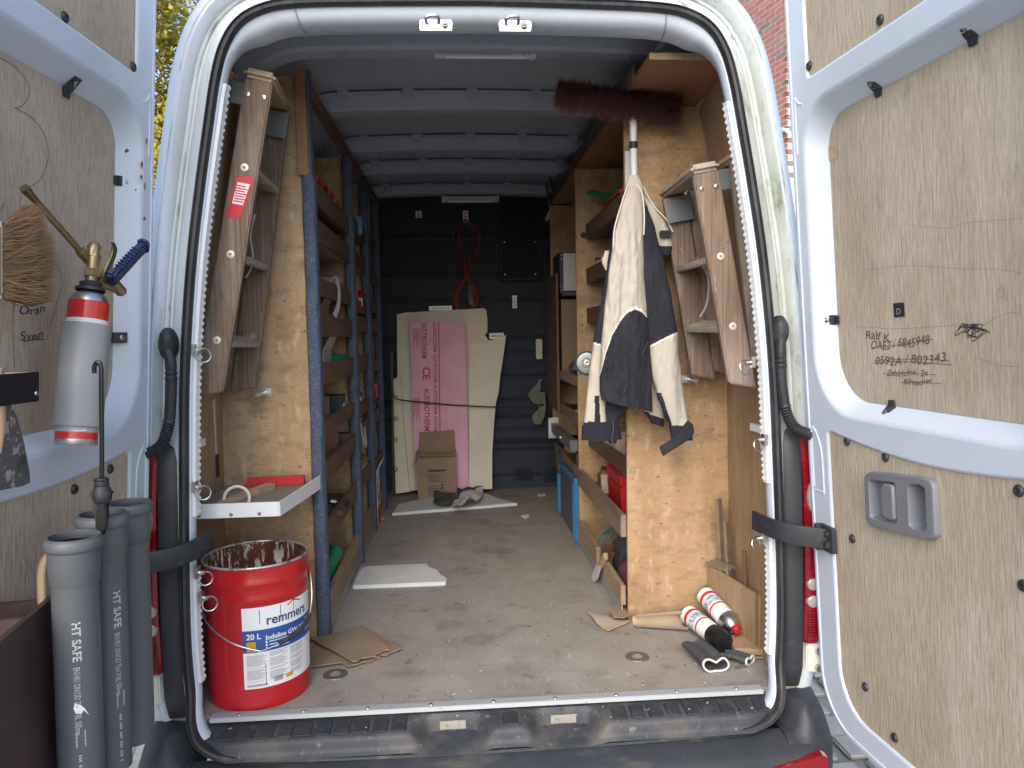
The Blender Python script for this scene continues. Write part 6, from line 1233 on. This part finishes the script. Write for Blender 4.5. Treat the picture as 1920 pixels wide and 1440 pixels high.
# lamps under the ribs
for px0, px1, py, Y, lb in ((822,998,125,.40,'slim unlit strip lamp under the roof rib by the doors'), (832,932,374,2.74,'unlit tube lamp under the roof rib by the bulkhead')):
    a, b = at(px0, py, Y=Y), at(px1, py, Y=Y); zt = 2.526 if Y < 1 else a.z
    a.z = b.z = zt; t = thing('strip_lamp', lb, 'lamp', (a+b)/2, 'unlit strip lamps under the roof')
    h = .010 if Y < 1 else .022
    obj('housing', MB().beam(a, b, h*2, h*1.4, (0,1,0)), lampw, t, bevel=.004); obj('diffuser', MB().cyl(a.lerp(b,.08)-V((0,h*.6,h*.5)), a.lerp(b,.92)-V((0,h*.6,h*.5)), h*.6, 12), paper, t)
    for q in (a, b): obj('end_cap', MB().obox(q, V((.012,0,0)), V((0,h*1.15,0)), V((0,0,h*.9))), lampw, t, bevel=.004)

# ================================================================== outside
# autumn tree
tx, ty = -7.4, 15.5; tr_ = thing('autumn_tree', 'yellow-green autumn tree behind the van', 'tree', (tx,ty,0))
random.seed(21)
trunk = cat_rom([(tx,ty,0),(tx+.1,ty,2),(tx-.1,ty+.1,4),(tx+.1,ty,6.5),(tx,ty,9.5)], 6); mb = MB().tube(trunk, [.28-.25*i/len(trunk) for i in range(len(trunk))], 12)
tips = []
for k in range(26):
    z = 3+6.2*random.random(); a = random.uniform(0,6.28); l = random.uniform(1.6,3.2)*(1-.055*(z-3)); p0 = V((tx,ty,z)); p1 = p0+V((math.cos(a)*l*.5,math.sin(a)*l*.5,.5)); p2 = p0+V((math.cos(a)*l,math.sin(a)*l,random.uniform(.5,1.5)))
    mb.tube(cat_rom([p0,p1,p2], 4), [.07-.006*i for i in range(9)], 6); tips += [p0.lerp(p1,.8), p1.lerp(p2,.5), p2]
obj('trunk', mb, bark, tr_)
mb = MB()
for k in range(40000):
    c = random.choice(tips); p = c+V((random.gauss(0,.48),random.gauss(0,.48),random.gauss(0,.40))); s_ = random.uniform(.05,.095)
    u_ = V((random.gauss(0,1),random.gauss(0,1),random.gauss(0,.6))).normalized(); v_ = u_.cross(V((random.gauss(0,1),random.gauss(0,1),random.gauss(0,1)))).normalized()
    mb.add([p-u_*s_, p+v_*s_*.6, p+u_*s_, p-v_*s_*.6], [(0,1,2,3)])
obj('crown', mb, leafm, tr_, smooth=0, kind='stuff', calc=False)
# brick house: corner nearest, one wall receding behind the van
hc0 = at(1474,180,Y=7.7); C = V((hc0.x, 7.7, 0)); dv = V((math.sin(R(-11)), math.cos(R(-11)), 0)); du = V((math.cos(R(-11)), -math.sin(R(-11)), 0))
hs = thing('brick_house', 'red brick house rising behind the right rear door', 'house', C)
def hp(a, b, z): p = C+dv*a+du*b; return V((p.x, p.y, z))
W1, W2, HZ = 9.0, 6.0, 8.4
mb = MB().prism([hp(.004,.004,0), hp(W1,.004,0), hp(W1,W2,0), hp(.004,W2,0)], (0,0,HZ)); wl = obj('wall', mb, mortar, hs, calc=True)
random.seed(31)
RB, SL, ST = .075, .25, .063
vis = []
for r_ in range(int(3.6/RB), int(7.6/RB)):
    for k in range(22): vis.append((0, r_, k))
    for k in range(2): vis.append((1, r_, k))
proto = {}
def brick_mb(face, a, z, ln):
    t = .014
    if face == 0: pts = [hp(a,.0,z),hp(a+ln,.0,z),hp(a+ln,.03,z),hp(a,.03,z)]
    else: pts = [hp(.0,a,z),hp(.0,a+ln,z),hp(.03,a+ln,z),hp(.03,a,z)]
    return MB().prism(pts, (0,0,ST))
cnt = 0; rest = MB(); restm = []
def onscreen(p):
    d = p-CP; zz = d.dot(cf); return 960+FPX*d.dot(cr)/zz, 720-FPX*d.dot(cu)/zz
for face, r_, k in vis:
    off = (.125 if r_ % 2 else 0); a = k*SL+(off if face == 0 else (.125-off)); ln = SL-.012; z = r_*RB
    if face == 0 and k == 0: a = 0.0; ln = (SL-.012) if r_ % 2 == 0 else .113
    elif face == 0: a = k*SL-(.125 if r_ % 2 else 0)
    mi = random.choice([0,0,0,1,1,2,3,4])
    px, py = onscreen(hp(a+ln/2, 0, z) if face == 0 else hp(0, a+ln/2, z))
    inview = 1370 < px < 1490 and -12 < py < 300
    if inview and cnt < 300:
        cnt += 1; key = (face, round(ln, 3), mi)
        if key not in proto: proto[key] = (obj('brick', brick_mb(face, a, z, ln), brickm[mi], wl), a, z)
        else:
            so_, a0_, z0_ = proto[key]; sub(so_, wl, (dv if face == 0 else du)*(a-a0_)+V((0,0,z-z0_)))
    elif -260 < py < 420:
        b = brick_mb(face, a, z, ln); rest.add(b.v, b.f, mi)
if rest.v: obj('more_bricks', rest, brickm, wl, kind='stuff', smooth=0)
mb = MB().prism([hp(-.4,-.4,HZ+.002), hp(W1+.4,-.4,HZ+.002), hp(W1+.4,W2+.4,HZ+.002), hp(-.4,W2+.4,HZ+.002)], (0,0,.12)); q = [hp(-.4,-.4,HZ+.125), hp(W1+.4,-.4,HZ+.125), hp(W1+.4,W2+.4,HZ+.125), hp(-.4,W2+.4,HZ+.125), hp(-.4,W2/2,HZ+2.6), hp(W1+.4,W2/2,HZ+2.6)]
mb.add(q, [(0,1,5,4),(2,3,4,5),(0,4,3),(1,2,5),(3,2,1,0)]); obj('roof', mb, M('roof_tile', (.16,.07,.05), rough=.8), hs)
p = at(1471,240,Y=7.62); obj('overflow_pipe', MB().cyl(p+V((0,.16,.02)), p+V((.02,-.06,-.05)), .03, 12), whitep, hs)
